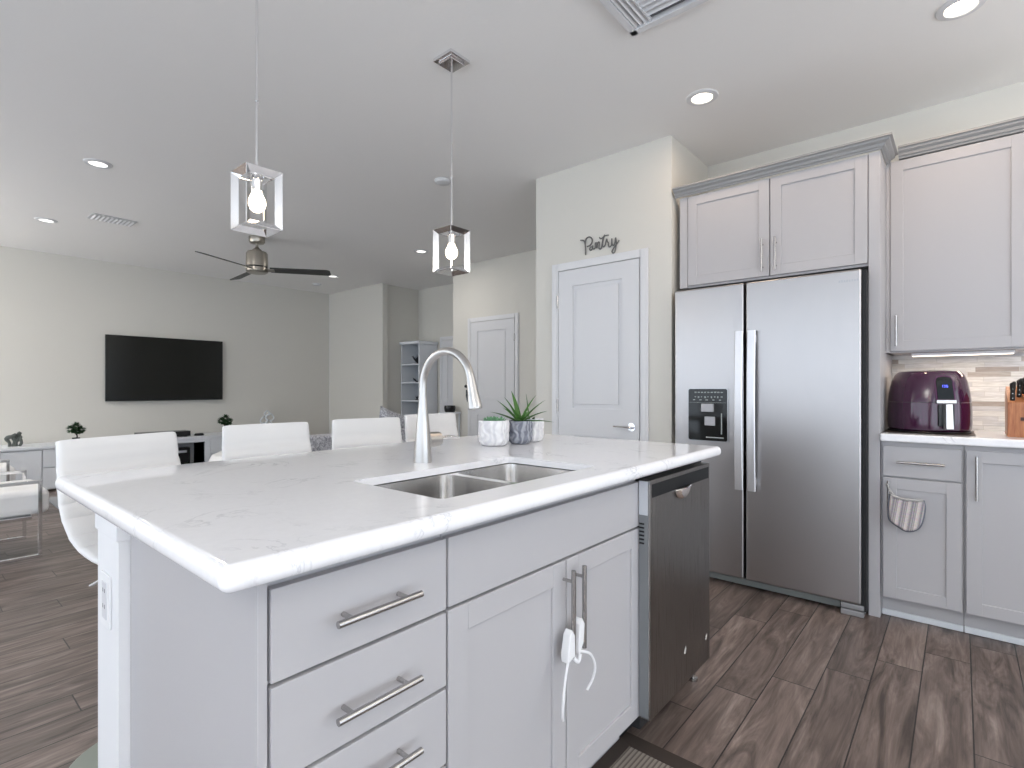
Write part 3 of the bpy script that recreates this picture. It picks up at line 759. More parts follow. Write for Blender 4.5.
# child lock on the sink doors
cl = thing('cabinet_lock', (1.10, .73, .5), 'white plastic child lock strap looped round the two sink door handles', 'child lock')
bm = BM(); prism(bm, [(1.058, .490), (1.068, .535), (1.078, .545), (1.088, .530), (1.090, .478), (1.060, .470)], .722, .745, 'y', .003)
prism(bm, [(1.104, .486), (1.110, .548), (1.122, .560), (1.132, .545), (1.128, .500), (1.110, .474)], .722, .745, 'y', .003); obj('lock_body', bm, M_white, cl)
bm = BM(); tube(bm, smooth_pts([(1.068, .728, .478), (1.045, .722, .44), (1.030, .718, .39), (1.034, .722, .355), (1.054, .735, .332)], 6), .0034, 8)
tube(bm, smooth_pts([(1.118, .728, .478), (1.150, .718, .462), (1.170, .716, .425), (1.168, .722, .39), (1.158, .732, .362)], 6), .0034, 8)
tube(bm, smooth_pts([(1.086, .726, .474), (1.098, .720, .462), (1.112, .724, .474)], 5), .0046, 8); obj('strap', bm, M_white, cl)

# ------------------------------------------------------------------ plants on island
def pot(c, r, h, m, amp, name, label, kind):
    t_ = thing(name, (c[0], c[1], .914), label, 'potted plant')
    bm = BM()
    def fn(a, z):
        return 1 + amp * math.sin(11 * a + 2.2 * math.sin(z * 120) + z * 60) * (1 if .012 < z < h - .008 else 0)
    prof = [(0, .0004), (r * .72, .0004), (r * .86, .006), (r * .95, .016)] + [(r * (.97 + .03 * k / 18), .02 + (h - .028) * k / 18) for k in range(19)] + [(r * .985, h), (r * .91, h), (r * .89, h - .012), (0, h - .012)]
    lathe(bm, prof, (c[0], c[1], .9145), 90, fn=fn); obj('pot', bm, m, t_, angle=60)
    bm = BM(); lathe(bm, [(0, h - .008), (r * .88, h - .010)], (c[0], c[1], .9148), 30); obj('soil', bm, M_soil, t_)
    return t_
def leaf(bm, base, az, el, L, w, curve=.3, thick=.12):
    b = Vector(base); n = 7; P = []; 
    for k in range(n + 1):
        s = k / n; e = el - curve * s
        if k == 0: P.append(b)
        else: P.append(P[-1] + Vector((math.cos(az) * math.cos(e), math.sin(az) * math.cos(e), math.sin(e))) * (L / n))
    side = Vector((-math.sin(az), math.cos(az), 0)); rings = []
    for k, p in enumerate(P):
        s = k / n; ww = w * (1 - s) ** .7 * (.75 + .9 * s * (1 - s)) + .0004
        e = el - curve * s; nr = Vector((-math.cos(az) * math.sin(e), -math.sin(az) * math.sin(e), math.cos(e)))
        rings.append([bm.verts.new(p + side * ww + nr * ww * .35), bm.verts.new(p + nr * -ww * thick * 1.6), bm.verts.new(p - side * ww + nr * ww * .35), bm.verts.new(p + nr * ww * .1)])
    for A, B in zip(rings, rings[1:]):
        for k in range(4): bm.faces.new((A[k], A[(k + 1) % 4], B[(k + 1) % 4], B[k]))
    bm.faces.new(rings[0][::-1]); bm.faces.new(rings[-1])
p1 = pot((1.520, 1.388), .060, .098, M_potw, .035, 'potted_succulent', 'low pale green succulent in a ribbed white pot, nearest the faucet', 's')
bm = BM()
rs = random.Random(5)
for cx1, cy1 in ((1.500, 1.40), (1.540, 1.37), (1.520, 1.415), (1.545, 1.41), (1.505, 1.365), (1.495, 1.385)):
    for k in range(11):
        leaf(bm, (cx1, cy1, 1.000), k * 2.4 + cx1 * 50, .35 + .10 * k, .030, .009, .3, .5)
obj('leaves', bm, M_succ, p1)
p2 = pot((1.636, 1.352), .050, .092, M_potg, .05, 'potted_aloe', 'spiky green aloe in a grey wave patterned pot between two white pots', 'a')
bm = BM()
for az, el, L, w in ((2.2, .55, .12, .011), (2.45, 1.0, .125, .012), (1.2, 1.3, .14, .011), (-.8, .95, .13, .011), (-.75, .6, .115, .010), (-.9, .20, .13, .010), (2.4, .1, .085, .010), (3.6, .4, .09, .012), (.3, .6, .10, .011), (4.3, .6, .08, .011), (-1.3, 1.25, .125, .010), (5.0, .3, .07, .011), (1.6, .8, .1, .011), (3.0, 1.2, .08, .011), (2.0, 1.25, .115, .012)):
    leaf(bm, (1.636 + .008 * math.cos(az), 1.352 + .008 * math.sin(az), 1.000), az, el, L, w * 1.45, .35)
obj('leaves', bm, M_leaf, p2)
p3 = pot((1.739, 1.372), .050, .095, M_potw, .035, 'potted_snake_plant', 'single upright green leaf in a white pot behind the grey pot', 'n')
bm = BM(); leaf(bm, (1.735, 1.385, 1.000), 2.2, 1.5, .115, .014, .05); leaf(bm, (1.735, 1.365, 1.0), 4.0, .5, .05, .008, .2); leaf(bm, (1.74, 1.38, 1.0), 1.0, .4, .04, .008, .2); obj('leaves', bm, M_leaf, p3)

# ------------------------------------------------------------------ bar stools
def make_stool():
    t_ = thing('bar_stool', (0, 0, 0), '', 'bar stool', 'white bar stools behind the island')
    outer = [(.145, .985), (.134, .90), (.122, .845), (.110, .80), (.092, .755), (.055, .706), (.010, .677), (-.05, .658), (-.14, .648), (-.27, .652)]
    outer = [(p.x, p.y) for p in smooth_pts([Vector((a, b, 0)) for a, b in outer], 5)]
    inner = []
    n = len(outer)
    for i in range(n):
        a = Vector(outer[max(i - 1, 0)]); b = Vector(outer[min(i + 1, n - 1)]); tt = (b - a).normalized(); nn = Vector((tt.y, -tt.x))
        if nn.y < 0 and nn.x > 0: nn = -nn
        g = .025 - (.005 if i % 5 == 0 else 0)
        # inward = towards the sitter
        q = Vector(outer[i]) + Vector((-abs(tt.y), abs(tt.x))) * g
        inner.append((q.x, q.y))
    # cross-section slices across the width with a rounded edge
    bm = BM(); W_ = .186; xs = [-W_, -W_ + .004, -W_ + .014, -W_ + .03] + [-W_ + .03 + (2 * W_ - .06) * k / 6 for k in range(1, 6)] + [W_ - .03, W_ - .014, W_ - .004, W_]
    shr = [.011, .004, .001, 0, 0, 0, 0, 0, 0, 0, .001, .004, .011]
    loop = outer + inner[::-1]; m = len(loop); rings = []
    for x, s in zip(xs, shr):
        ring = []
        for i, (y, z) in enumerate(loop):
            # shrink towards mid-thickness
            j = i if i < n else 2 * n - 1 - i
            mid = Vector(((outer[j][0] + inner[j][0]) / 2, (outer[j][1] + inner[j][1]) / 2)); p = Vector((y, z)); dvec = (p - mid)
            q = mid + dvec * max(0, 1 - s / .013)
            k = j / (n - 1); narrow = 1 - .055 * max(0, 1 - k * 3.2)
            endsh = 0
            ring.append(bm.verts.new((x * narrow, q.x, q.y - (s * .9 if j == 0 else 0))))
        rings.append(ring)
    for A, B in zip(rings, rings[1:]):
        for k in range(m): bm.faces.new((A[k], A[(k + 1) % m], B[(k + 1) % m], B[k]))
    bm.faces.new(rings[0][::-1]); bm.faces.new(rings[-1])
    es = [e for e in bm.edges if len(e.link_faces) == 2 and e.calc_face_angle(0) > 1.2]
    bmesh.ops.bevel(bm, geom=es, offset=.004, segments=3, affect='EDGES', profile=.5)
    obj('seat_shell', bm, M_leather, t_, angle=50)
    bm = BM(); box(bm, -.09, .09, -.16, -.03, .632, .646, .004); cyl(bm, (0, 0, .60), (0, 0, .646), .035, .05); obj('mounting_plate', bm, M_black, t_)
    bm = BM(); cyl(bm, (0, 0, .02), (0, 0, .40), .030, seg=24); cyl(bm, (0, 0, .40), (0, 0, .602), .019, seg=20); obj('post', bm, M_chrome, t_)
    bm = BM(); lathe(bm, [(0, 0.001), (.203, .001), (.205, .006), (.198, .011), (.12, .020), (.05, .032), (.033, .06), (0, .06)], (0, 0, 0), 48); obj('base', bm, M_basegrey, t_)
    bm = BM(); tube(bm, smooth_pts([(.02, -.02, .285), (.12, -.08, .29), (.14, -.17, .29), (.06, -.235, .29), (-.06, -.235, .29), (-.14, -.17, .29), (-.12, -.08, .29), (-.02, -.02, .285)], 5), .010, 10); cyl(bm, (0, 0, .27), (0, 0, .31), .036, seg=20); obj('footrest', bm, M_chrome, t_)
    bm = BM(); tube(bm, [(-.02, 0, .618), (-.06, 0, .615), (-.085, .02, .592), (-.128, .06, .560)], .0045, 8); obj('lift_lever', bm, M_chrome, t_)
    return t_
st0 = make_stool()
st0.location = (.512, 1.915, 0); st0.rotation_euler = (0, 0, .30); st0['label'] = 'white bar stool at the left end of the island, largest of the row'
for (x, y, rz, lb) in ((1.020, 2.106, -.07, 'white ribbed bar stool behind the island, just right of the small green topiary'),
                   (1.502, 2.118, -.2, 'white ribbed bar stool behind the island, right of the silver sofa back'),
                   (2.016, 2.217, -.1, 'white ribbed bar stool partly hidden behind the tall faucet')):
    copy_tree(st0, (x, y, 0), lb, rz)

# ------------------------------------------------------------------ ceiling fixtures
def pendant(x, y, label):
    t_ = thing('pendant_light', (x, y, CZ), label, 'pendant light', 'chrome cage pendants over the island')
    bm = BM(); box(bm, x - .062, x + .062, y - .062, y + .062, CZ - .016, CZ - .001, .002); box(bm, x - .044, x + .044, y - .044, y + .044, CZ - .030, CZ - .016, .002); obj('canopy', bm, M_chrome, t_)
    zt, zb = 1.892, 1.690
    bm = BM(); cyl(bm, (x, y, zt - .004), (x, y, CZ - .03), .0045, seg=10); cyl(bm, (x, y, 2.14), (x, y, 2.16), .0065, seg=10); obj('rod', bm, M_chrome, t_)
    h = .062; g = .019; bm = BM()
    O = {(a, b, c): Vector((x + a * h, y + b * h, (zt if c > 0 else zb))) for a in (-1, 1) for b in (-1, 1) for c in (-1, 1)}
    I = {k: Vector((x + k[0] * (h - g), y + k[1] * (h - g), (zt - g) if k[2] > 0 else (zb + g))) for k in O}
    for k in O:
        for ax in range(3):
            k2 = list(k); k2[ax] *= -1; k2 = tuple(k2)
            if k[ax] > 0: continue
            A = [O[k], O[k2], I[k2], I[k]]
            nrm = (A[1] - A[0]).cross(A[3] - A[0]).normalized() * .0012
            v1 = [bm.verts.new(p + nrm) for p in A]; v2 = [bm.verts.new(p - nrm) for p in A]
            bm.faces.new(v1); bm.faces.new(v2[::-1])
            for q in range(4): bm.faces.new((v1[q], v2[q], v2[(q + 1) % 4], v1[(q + 1) % 4]))
    obj('cage', bm, M_chrome, t_, smooth=False)
    bm = BM(); box(bm, x - h + .012, x + h - .012, y - .006, y + .006, zt - .010, zt - .006); cyl(bm, (x, y, zt - .008), (x, y, zt - .065), .019, .016, 20)
    obj('socket', bm, M_chrome, t_)
    bm = BM(); lathe(bm, [(0, -.140), (.012, -.138), (.024, -.128), (.0295, -.112), (.028, -.096), (.020, -.080), (.015, -.066), (.0148, -.062), (0, -.062)], (x, y, zt)); obj('bulb', bm, M_bulb, t_)
pendant(.825, 1.875, 'chrome box pendant hanging at left, the one whose ceiling plate is out of view')
pendant(1.732, 1.855, 'chrome box pendant with visible square ceiling plate, hanging above the faucet')

def can(x, y, m, label, power, col, grp):
    t_ = thing('recessed_light', (x, y, CZ), label, 'ceiling light', grp)
    bm = BM(); lathe(bm, [(.052, -.004), (.056, -.010), (.080, -.006), (.084, -.001)], (x, y, CZ), 36); obj('trim_ring', bm, M_trim, t_)
    bm = BM(); lathe(bm, [(0, -.0045), (.0535, -.0045), (.0535, -.001), (0, -.001)], (x, y, CZ), 36); obj('lens', bm, m, t_)
    if power: area('recessed_lamp', (x, y, CZ - .014), (0, 0, 0), .10, .10, power, col, 'DISK')
can(2.835, 1.065, M_lenson, 'lit round recessed light in the ceiling in front of the refrigerator', 1.8, (1, .74, .52), 'kitchen recessed lights')
can(2.85, .0, M_lenson, 'lit round recessed light in the ceiling at the top right corner', 3.4, (1, .74, .52), 'kitchen recessed lights')
GL = 'living room recessed lights'
can(.93, 4.6, M_lensoff, 'round recessed light in the ceiling nearest the left pendant', 7, (1, .94, .88), GL)
can(.93, 6.53, M_lensoff, 'round recessed light at far left of the ceiling near the television wall', 5, (1, .94, .88), GL)
can(3.94, 4.73, M_lensoff, 'round recessed light left of the second pendant cage', 5, (1, .94, .88), GL)
can(4.02, 6.74, M_lensoff, 'round recessed light at the tip of the fan blade', 0, (1, .94, .88), GL)

M_vent = mat('vent_white', (.62, .62, .62), .5)
vt = thing('ceiling_vent', (1.92, .91, CZ), 'white slatted square air vent in the kitchen ceiling at top', 'air vent')
bm = BM(); x0, x1, y0, y1 = 1.74, 2.11, .73, 1.10
for a, b, c, d_ in ((x0, x1, y0, y0 + .03), (x0, x1, y1 - .03, y1), (x0, x0 + .03, y0, y1), (x1 - .03, x1, y0, y1)): box(bm, a, b, c, d_, CZ - .026, CZ - .001, .001)
obj('frame', bm, M_trim, vt)
bm = BM()
for k in range(9):
    x = x0 + .045 + k * .031; Ms = Matrix.Translation((x, 0, CZ - .014)) @ Matrix.Rotation(.7, 4, 'Y'); box(bm, -.011, .011, y0 + .03, y1 - .10, -.0012, .0012, 0, Ms)
for k in range(3):
    y = y1 - .085 + k * .022; Ms = Matrix.Translation((0, y, CZ - .014)) @ Matrix.Rotation(-.8, 4, 'X'); box(bm, x0 + .03, x1 - .03, -.011, .011, -.0012, .0012, 0, Ms)
box(bm, x0 + .03, x1 - .03, y1 - .104, y1 - .098, CZ - .022, CZ - .004)
obj('slats', bm, M_trim, vt)
bm = BM(); box(bm, x0 + .02, x1 - .02, y0 + .02, y1 - .02, CZ - .003, CZ - .0005); obj('backing', bm, mat('vent_back', (.16, .16, .17), .7), vt)
v2 = thing('ceiling_vent', (1.33, 6.04, CZ), 'white rectangular air vent in the living room ceiling at left', 'air vent')
bm = BM(); box(bm, 1.16, 1.50, 5.93, 6.15, CZ - .007, CZ - .001, .002); obj('frame', bm, M_vent, v2)
bm = BM()
for k in range(10): Ms = Matrix.Translation((1.185 + k * .032, 0, CZ - .010)) @ Matrix.Rotation(.7, 4, 'Y'); box(bm, -.009, .009, 5.95, 6.13, -.001, .001, 0, Ms)
obj('slats', bm, M_trim, v2)
bm = BM(); lathe(bm, [(0, -.022), (.055, -.022), (.064, -.012), (.066, -.001)], (4.17, 7.44, CZ), 28); tag(obj('ceiling_vent', bm, M_trim, loc=(4.17, 7.44, CZ)), 'small white round ceiling disc beyond the fan near the television wall', 'air vent')
sd = thing('smoke_detector', (2.70, 2.99, CZ), 'white round smoke detector on the ceiling beside the second pendant rod', 'smoke detector')
bm = BM(); lathe(bm, [(0, -.030), (.035, -.030), (.055, -.022), (.062, -.010), (.062, -.001)], (2.70, 2.99, CZ), 28); obj('cover', bm, M_vent, sd)

# fan
fn_ = thing('ceiling_fan', (2.462, 5.593, CZ), 'brushed nickel ceiling fan with three dark blades in the living room', 'ceiling fan')
X_, Y_ = 2.462, 5.593
M_fn = mat('fan_nickel', (.42, .39, .34), .3, 1)
bm = BM(); lathe(bm, [(0, -.001), (.078, -.001), (.078, -.05), (.066, -.068), (.03, -.074), (0, -.074)], (X_, Y_, CZ)); obj('canopy', bm, M_fn, fn_)
bm = BM(); cyl(bm, (X_, Y_, 2.54), (X_, Y_, 2.65), .014); lathe(bm, [(0, 2.60), (.020, 2.60), (.026, 2.59), (.045, 2.575), (.05, 2.55), (0, 2.55)], (X_, Y_, 0)); obj('down_rod', bm, M_fn, fn_)
bm = BM(); lathe(bm, [(0, 2.562), (.05, 2.562), (.092, 2.552), (.104, 2.535), (.106, 2.40), (0, 2.40)], (X_, Y_, 0), 40); lathe(bm, [(0, 2.385), (.106, 2.385), (.106, 2.345), (.09, 2.333), (0, 2.330)], (X_, Y_, 0), 40); obj('motor_housing', bm, M_fn, fn_)
bm = BM(); lathe(bm, [(0, 2.401), (.100, 2.401), (.100, 2.384), (0, 2.384)], (X_, Y_, 0), 40); obj('motor_band', bm, M_black, fn_)
for a in (-35, 85, 205):
    a = math.radians(a); bm = BM(); 
    Mb = Matrix.Translation((X_, Y_, 2.372)) @ Matrix.Rotation(a, 4, 'Z') @ Matrix.Rotation(math.radians(-15), 4, 'X')
    prism(bm, [(.13, -.05), (.69, -.062), (.725, -.045), (.73, .04), (.70, .058), (.13, .052)], -.004, .004, 'z', 0, Mb)
    bl = obj('blade', bm, M_fan, fn_, smooth=False)
    bm = BM(); box(bm, .085, .17, -.030, .030, -.010, -.003, .002, Mb); obj('blade_bracket', bm, M_fn, bl)

# added uplights, unseen outside the frame, put in to brighten the ceiling
def fill_uplight(x, y, label, power):
    t_ = thing('added_uplight', (x, y, 0), label, 'added uplight')
    bm = BM(); lathe(bm, [(0, .001), (.15, .001), (.15, .012), (.02, .03), (0, .03)], (x, y, 0), 32); obj('base', bm, M_handle, t_)
    bm = BM(); cyl(bm, (x, y, .03), (x, y, 1.72), .012); obj('pole', bm, M_handle, t_)
    bm = BM(); lathe(bm, [(0, 1.72), (.05, 1.725), (.12, 1.76), (.19, 1.84), (.186, 1.842), (.115, 1.768), (.05, 1.735), (0, 1.73)], (x, y, 0), 36); obj('lamp_shade', bm, M_white, t_)
    area('added_uplight_lamp', (x, y, 1.80), (math.pi, 0, 0), .26, .26, power, (1, .975, .95), 'DISK')
fill_uplight(-1.9, 6.9, 'added unseen white bowl uplight beside the left wall near the television wall', 90)
fill_uplight(-2.2, -1.4, 'added unseen white bowl uplight in the corner beside the glass doors', 80)
fill_uplight(2.6, -2.2, 'added unseen white bowl uplight near the kitchen wall behind the island', 30)

# ------------------------------------------------------------------ living room
tv = thing('television', (2.38, 8.08, .97), 'large black flat television mounted on the far wall', 'television')
bm = BM(); box(bm, 1.700, 3.060, 8.045, 8.075, .966, 1.797, .004); obj('housing', bm, M_black, tv)
bm = BM(); box(bm, 1.708, 3.052, 8.0432, 8.0448, .985, 1.789); obj('screen', bm, M_tv, tv)
bm = BM(); box(bm, 2.1, 2.66, 8.076, 8.108, 1.25, 1.6, .002); obj('wall_mount', bm, M_dark, tv)

mc = thing('media_console', (2.1, 7.85, 0), 'long low white media console with drawers along the television wall', 'media console')
Yc = 7.60; X0, X1 = .30, 3.72
bm = BM(); box(bm, X0, X1, Yc - .012, 8.10, .470, .500, .002); obj('top', bm, M_whiteg, mc)
bm = BM(); NX0, NX1 = 2.18, 2.67
box(bm, X0 + .01, NX0, Yc + .02, 8.10, .02, .469); box(bm, NX1, X1 - .01, Yc + .02, 8.10, .02, .469); box(bm, NX0, NX1, 8.0, 8.10, .02, .469); box(bm, NX0, NX1, Yc + .02, 8.10, .02, .06); box(bm, NX0, NX1, Yc + .0, 8.0, .425, .469)
box(bm, NX0 - .03, NX0, Yc, 8.0, .02, .469); box(bm, NX1, NX1 + .06, Yc, 8.0, .02, .469)
obj('console_body', bm, M_whiteg, mc)
for xa, xb in ((.315, 1.045), ):
    bm = BM(); box(bm, xa, xb, Yc, Yc + .018, .035, .460, .002); obj('door', bm, M_whiteg, mc)
for xa, xb in ((1.056, 1.60), (1.606, 2.145), (2.735, 3.21), (3.216, 3.70)):
    for za, zb in ((.035, .255), (.268, .460)):
        bm = BM(); box(bm, xa, xb, Yc, Yc + .018, za, zb, .002); obj('drawer', bm, M_whiteg, mc)
# things in the open niche
gb = thing('electronics_box', (2.37, 7.75, .06), 'dark box with a pale label inside the open niche of the console', 'electronics')
bm = BM(); box(bm, 2.26, 2.56, 7.80, 7.92, .0605, .345, .004); obj('housing', bm, M_black, gb)
bm = BM(); box(bm, 2.40, 2.52, 7.7985, 7.7998, .28, .31); obj('label_plate', bm, M_whiteg, gb)
bm = BM()
for k in range(60):
    r1 = random.random() * 6.28; leaf(bm, (2.50, 7.70, .07), r1, .2 + random.random() * 1.2, (.10 + .09 * random.random()) * (.45 if math.sin(r1) > -.2 else .8), .010, .4)
tag(obj('green_plant', bm, M_leafd, loc=(2.50, 7.70, .061)), 'dark green plant low in the open niche of the white console', 'plant')
sb = thing('soundbar', (2.25, 7.80, .5), 'long black receiver box on the white console below the television', 'electronics')
bm = BM(); box(bm, 1.95, 2.52, 7.66, 7.86, .508, .575, .004); obj('housing', bm, M_black, sb)
bm = BM(); [box(bm, a, a + .03, 7.69, 7.72, .5005, .508) for a in (1.98, 2.46)]; obj('foot', bm, M_black, sb)
bm = BM(); lathe(bm, [(0, .0), (.055, 0), (.060, .012), (.045, .030), (.0, .034)], (2.64, 7.72, .5005), 24); tag(obj('streaming_puck', bm, M_black, loc=(2.64, 7.72, .5005)), 'small black puck beside the long receiver on the console', 'electronics')

def topiary(x, y, s, label, tall=True):
    t_ = thing('small_topiary', (x, y, .5), label, 'potted plant')
    bm = BM(); lathe(bm, [(0, 0), (.030 * s, 0), (.038 * s, .06 * s), (.034 * s, .06 * s), (0, .055 * s)], (x, y, .5005), 20); obj('pot', bm, M_dark if not tall else mat('pot_greyish', (.25, .25, .28), .5), t_)
    bm = BM(); tube(bm, smooth_pts([(x, y, .54), (x + .01, y, .58), (x - .01 * s, y, .62), (x + .005, y, .66)], 4), .006, 8); obj('stem', bm, M_soil, t_)
    bm = BM(); rr2 = random.Random(int(x * 100))
    for (ox, oz, r) in ((-.05, .16, .045), (0, .19, .05), (.05, .15, .045), (.02, .13, .035), (-.02, .14, .03)):
        for k in range(60):
            a = rr2.random() * 6.28; e = rr2.uniform(-1.2, 1.4); rad = r * s
            leaf(bm, (x + ox * s + rad * .4 * math.cos(a) * math.cos(e), y + rad * .4 * math.sin(a) * math.cos(e), .50 + oz * s + rad * .4 * math.sin(e)), a, e, rad * .75, .012 * s, .2)
    obj('foliage', bm, M_leafd, t_); return t_
topiary(1.37, 7.78, 1.0, 'small dark green bonsai on the console behind the nearest white stool', False)
topiary(3.00, 7.80, 1.1, 'small round green topiary on the console just left of the second stool')

def ornament(x, y, label):
    bm = BM(); r3 = random.Random(8)
    for k in range(5):
        a = r3.random() * 6.28; c0 = Vector((x + (k - 2) * .020, y, .5005))
        tube(bm, smooth_pts([c0, c0 + Vector((.02 * math.cos(a), 0, .04)), c0 + Vector((.03 * math.cos(a + 1), .01, .09)), c0 + Vector((.010, 0, .105 + .02 * (k % 2)))], 4), [.014] * 6 + [.018] * 4 + [.022] * 3, 8)
    for k in (-1.6, .2, 1.8):
        lathe(bm, [(0, -.022), (.020, -.008), (.022, .008), (0, .024)], (x + k * .022, y, .620 + .01 * k), 12)
    return tag(obj('tabletop_ornament', bm, mat('pewter', (.10, .11, .10), .45, .3), loc=(x, y, .5)), label, 'ornament')
ornament(.85, 7.80, 'dark grey figured ornament at the left end of the console')
# clear bow-like sculpture
gv = BM()
for k, (ox, oz, r) in enumerate(((-.045, .16, .05), (.04, .20, .055), (.02, .11, .045), (-.05, .09, .035), (.0, .26, .035))):
    pts_ = [(3.58 + ox + r * math.cos(a), 7.80 + .02 * math.sin(2 * a), .50 + oz + r * math.sin(a)) for a in [2 * math.pi * i / 20 for i in range(21)]]
    tube(gv, pts_, .009, 8)
cyl(gv, (3.58, 7.80, .5005), (3.58, 7.80, .60), .03, .02)
tag(obj('glass_sculpture', gv, mat('pale_crystal', (.72, .75, .78), .1, 0, .8), loc=(3.58, 7.8, .5)), 'pale crystal loop sculpture on the console behind the second stool', 'ornament')

# rug, sofa, pouf, accent chairs
bm = BM(); box(bm, 1.00, 3.9, 4.9, 7.1, .0008, .014, .004); tag(obj('area_rug', bm, M_rug, loc=(2.4, 6, 0)), 'light grey rug on the living room floor before the console', 'rug')
sf = thing('sofa', (2.65, 4.5, 0), 'silver patterned sofa whose back shows between two white stools', 'sofa')
SX0, SX1, SY = 1.86, 3.45, 4.0
bm = BM(); box(bm, SX0, SX1, SY, SY + .18, .10, .742, .03, seg=4); obj('backrest', bm, M_silver, sf)
bm = BM(); box(bm, SX0, SX1, SY + .181, SY + .85, .10, .30, .02); box(bm, SX0 + .02, SX1 - .02, SY + .19, SY + .85, .302, .44, .04, seg=4); obj('seat', bm, M_silver, sf)
for a, b in ((SX0 - .002, SX0 + .14), (SX1 - .14, SX1 + .002)):
    bm = BM(); box(bm, a, b, SY + .182, SY + .86, .10, .58, .03, seg=4); obj('arm', bm, M_silver, sf)
for a in (SX0 + .06, SX1 - .06):
    for b in (SY + .06, SY + .80):
        bm = BM(); cyl(bm, (a, b, .001), (a, b, .102), .015, .022); obj('leg', bm, M_chrome, sf)
pw = BM()
Mp = Matrix.Translation((3.28, SY + .365, .682)) @ Matrix.Rotation(math.radians(18), 4, 'Y') @ Matrix.Rotation(math.radians(-6), 4, 'X')
n = 12; top = {}; bot = {}
for i in range(n + 1):
    for j in range(n + 1):
        u_, v_ = i / n * 2 - 1, j / n * 2 - 1; d_ = .07 * (1 - u_ ** 4) ** .6 * (1 - v_ ** 4) ** .6
        k_ = .22 * (1 - .06 * (1 - abs(u_)) - 0); kk = .22
        P0 = Vector((u_ * kk * (1 - .07 * (1 - v_ * v_)), 0, v_ * kk * (1 - .07 * (1 - u_ * u_))))
        top[i, j] = pw.verts.new(Mp @ (P0 + Vector((0, d_, 0)))); bot[i, j] = pw.verts.new(Mp @ (P0 - Vector((0, d_ + .0005, 0))))
for i in range(n):
    for j in range(n):
        pw.faces.new((top[i, j], top[i + 1, j], top[i + 1, j + 1], top[i, j + 1])); pw.faces.new((bot[i, j], bot[i, j + 1], bot[i + 1, j + 1], bot[i + 1, j]))
bmesh.ops.remove_doubles(pw, verts=pw.verts, dist=.0012)
tag(obj('throw_pillow', pw, M_silver, loc=(3.28, SY + .34, .5)), 'silver grey throw pillow standing up between the third and fourth stools', 'pillow')
bm = BM(); lathe(bm, [(0, .015), (.26, .015), (.31, .05), (.33, .15), (.32, .30), (.28, .38), (.18, .425), (0, .435)], (2.58, 6.3, 0), 40); tag(obj('pouf', bm, M_leather, loc=(2.58, 6.3, .0)), 'low rounded white pouf in front of the console niche', 'ottoman')

def accent_chair(y0, y1, label):
    cx2 = .30; t_ = thing('accent_chair', (cx2, (y0 + y1) / 2, 0), label, 'chair', 'white chrome framed chairs at left')
    xf, xb = .650, -.06
    for y in (y0, y1):
        bm = BM(); s = .011
        for a, b, c, d_ in ((xb, xf, .001, .023), (xb, xf, .497, .519)): box(bm, a, b, y - s, y + s, c, d_, .002)
        for x in (xf - .022, xb): box(bm, x, x + .022, y - s, y + s, .022, .498, .002)
        obj('side_frame', bm, M_chrome, t_)
    bm = BM(); box(bm, xb, xf - .05, y0, y1, .262, .282, .002); obj('cross_frame', bm, M_chrome, t_)
    bm = BM(); box(bm, xb - .02, xf + .045, y0 + .022, y1 - .022, .284, .455, .045, seg=5); obj('seat_cushion', bm, M_leather, t_)
    bm = BM(); Mc = Matrix.Translation((xb - .02, 0, .44)) @ Matrix.Rotation(math.radians(-12), 4, 'Y'); box(bm, -.12, 0.0, y0 + .022, y1 - .022, -.1, .38, .04, Mc, 5); obj('backrest', bm, M_leather, t_)
accent_chair(4.707, 5.36, 'white cushioned chair with square chrome frame, nearer of the two at left edge')
accent_chair(6.24, 6.86, 'white cushioned chair with square chrome frame, farther one close to the console')

# hall: bookcase, small dark basket on a stand
bk = thing('bookcase', (5.31, 6.42, 0), 'tall white open bookcase in the hall recess beyond the stools', 'bookcase')
bx0, bx1, by0, by1 = 5.13, 5.49, 6.20, 6.645
bm = BM(); box(bm, bx0, bx1, by0, by0 + .022, .0, 1.80, .001); obj('side_panel', bm, M_whiteg, bk)
bm = BM(); box(bm, bx0, bx1, by1 - .022, by1, .0, 1.80, .001); obj('side_panel', bm, M_whiteg, bk)
bm = BM(); box(bm, bx1 - .01, bx1, by0 + .022, by1 - .022, .0, 1.80); obj('back_panel', bm, mat('case_back', (.42, .47, .50), .6), bk)
bm = BM(); box(bm, bx0 - .025, bx1, by0 - .02, by1 + .005, 1.80, 1.845, .006); obj('cornice', bm, M_whiteg, bk)
for z in (.08, .39, .67, .945, 1.22, 1.50):
    bm = BM(); box(bm, bx0 + .002, bx1 - .01, by0 + .022, by1 - .022, z - .02, z, .001); obj('shelf', bm, M_whiteg, bk)
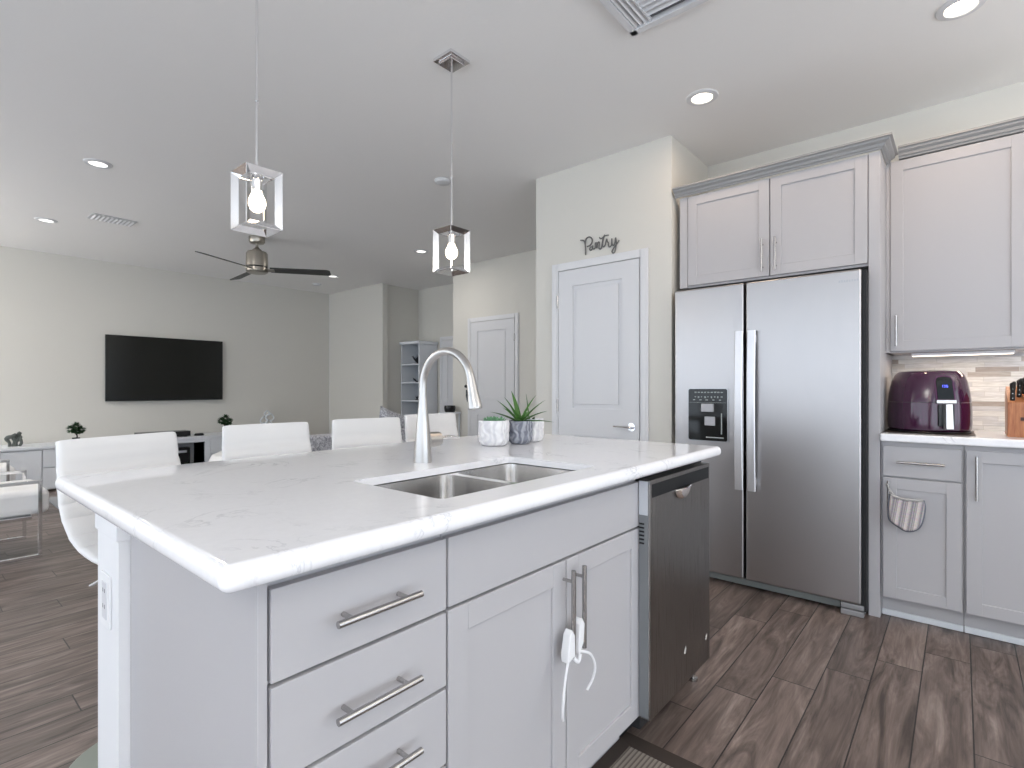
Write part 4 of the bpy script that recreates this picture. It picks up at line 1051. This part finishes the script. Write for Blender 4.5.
for z, lb, k in ((1.5005, 'spiky dark twig ornament on the topmost shelf of the bookcase', 0), (1.2205, 'dark model figure on the second shelf of the bookcase', 1), (.9455, 'small dark ornament on the third shelf of the bookcase', 2), (.6705, 'small dark ornament on the fourth shelf of the bookcase', 3)):
    bm = BM(); r4 = random.Random(k + 11); c0 = Vector((5.24, 6.38, z))
    cyl(bm, c0, c0 + Vector((0, 0, .012)), .030, seg=14)
    for j in range((9, 6, 3, 4)[k]):
        a = r4.random() * 6.28; e = r4.uniform(.2, 1.3); L_ = (.13, .11, .06, .09)[k]
        if k in (1, 3): a = 1.57 if j % 2 else -1.57; e = r4.uniform(0, .5)
        tube(bm, [c0 + Vector((0, 0, .01)), c0 + Vector((math.cos(a) * math.cos(e), math.sin(a) * math.cos(e), math.sin(e) + .3)) * L_ * .5, c0 + Vector((math.cos(a) * math.cos(e), math.sin(a) * math.cos(e), math.sin(e) + .2)) * L_], [.004, .010, .003], 7)
    tag(obj('shelf_ornament', bm, mat('ornament_dark', (.02, .024, .03), .5), loc=c0), lb, 'ornament')
hs_ = thing('hall_stand', (4.62, 4.98, 0), 'narrow white hall stand almost hidden behind the stool nearest the faucet', 'side table')
bm = BM(); box(bm, 4.50, 4.74, 4.90, 5.055, .80, .825, .002); obj('top', bm, M_whiteg, hs_)
for a in (4.51, 4.72):
    for b in (4.91, 5.045):
        bm = BM(); box(bm, a - .008, a + .008, b - .008, b + .008, .001, .80); obj('leg', bm, M_whiteg, hs_)
bm = BM()
lathe(bm, [(0, 0), (.060, 0), (.070, .02), (.074, .055), (.068, .082), (.060, .080), (.058, .03), (0, .02)], (4.62, 4.98, .8255), 24)
tag(obj('storage_basket', bm, M_black, loc=(4.62, 4.98, .825)), 'small black rounded basket just above the back of the fourth stool', 'basket')

# mat in front of the sink
mt = thing('kitchen_mat', (1.1, .55, 0), 'brown striped kitchen mat with dark border on the floor before the sink', 'mat')
bm = BM(); box(bm, .46, 1.508, .352, .797, .0012, .007, .001); obj('woven_field', bm, M_mat, mt)
bm = BM()
for a, b, c, d_ in ((1.509, 1.565, .30, .838), (.40, .459, .30, .838), (.459, 1.509, .30, .351), (.459, 1.509, .798, .838)): box(bm, a, b, c, d_, .001, .0078, .001)
obj('border', bm, M_matedge, mt)
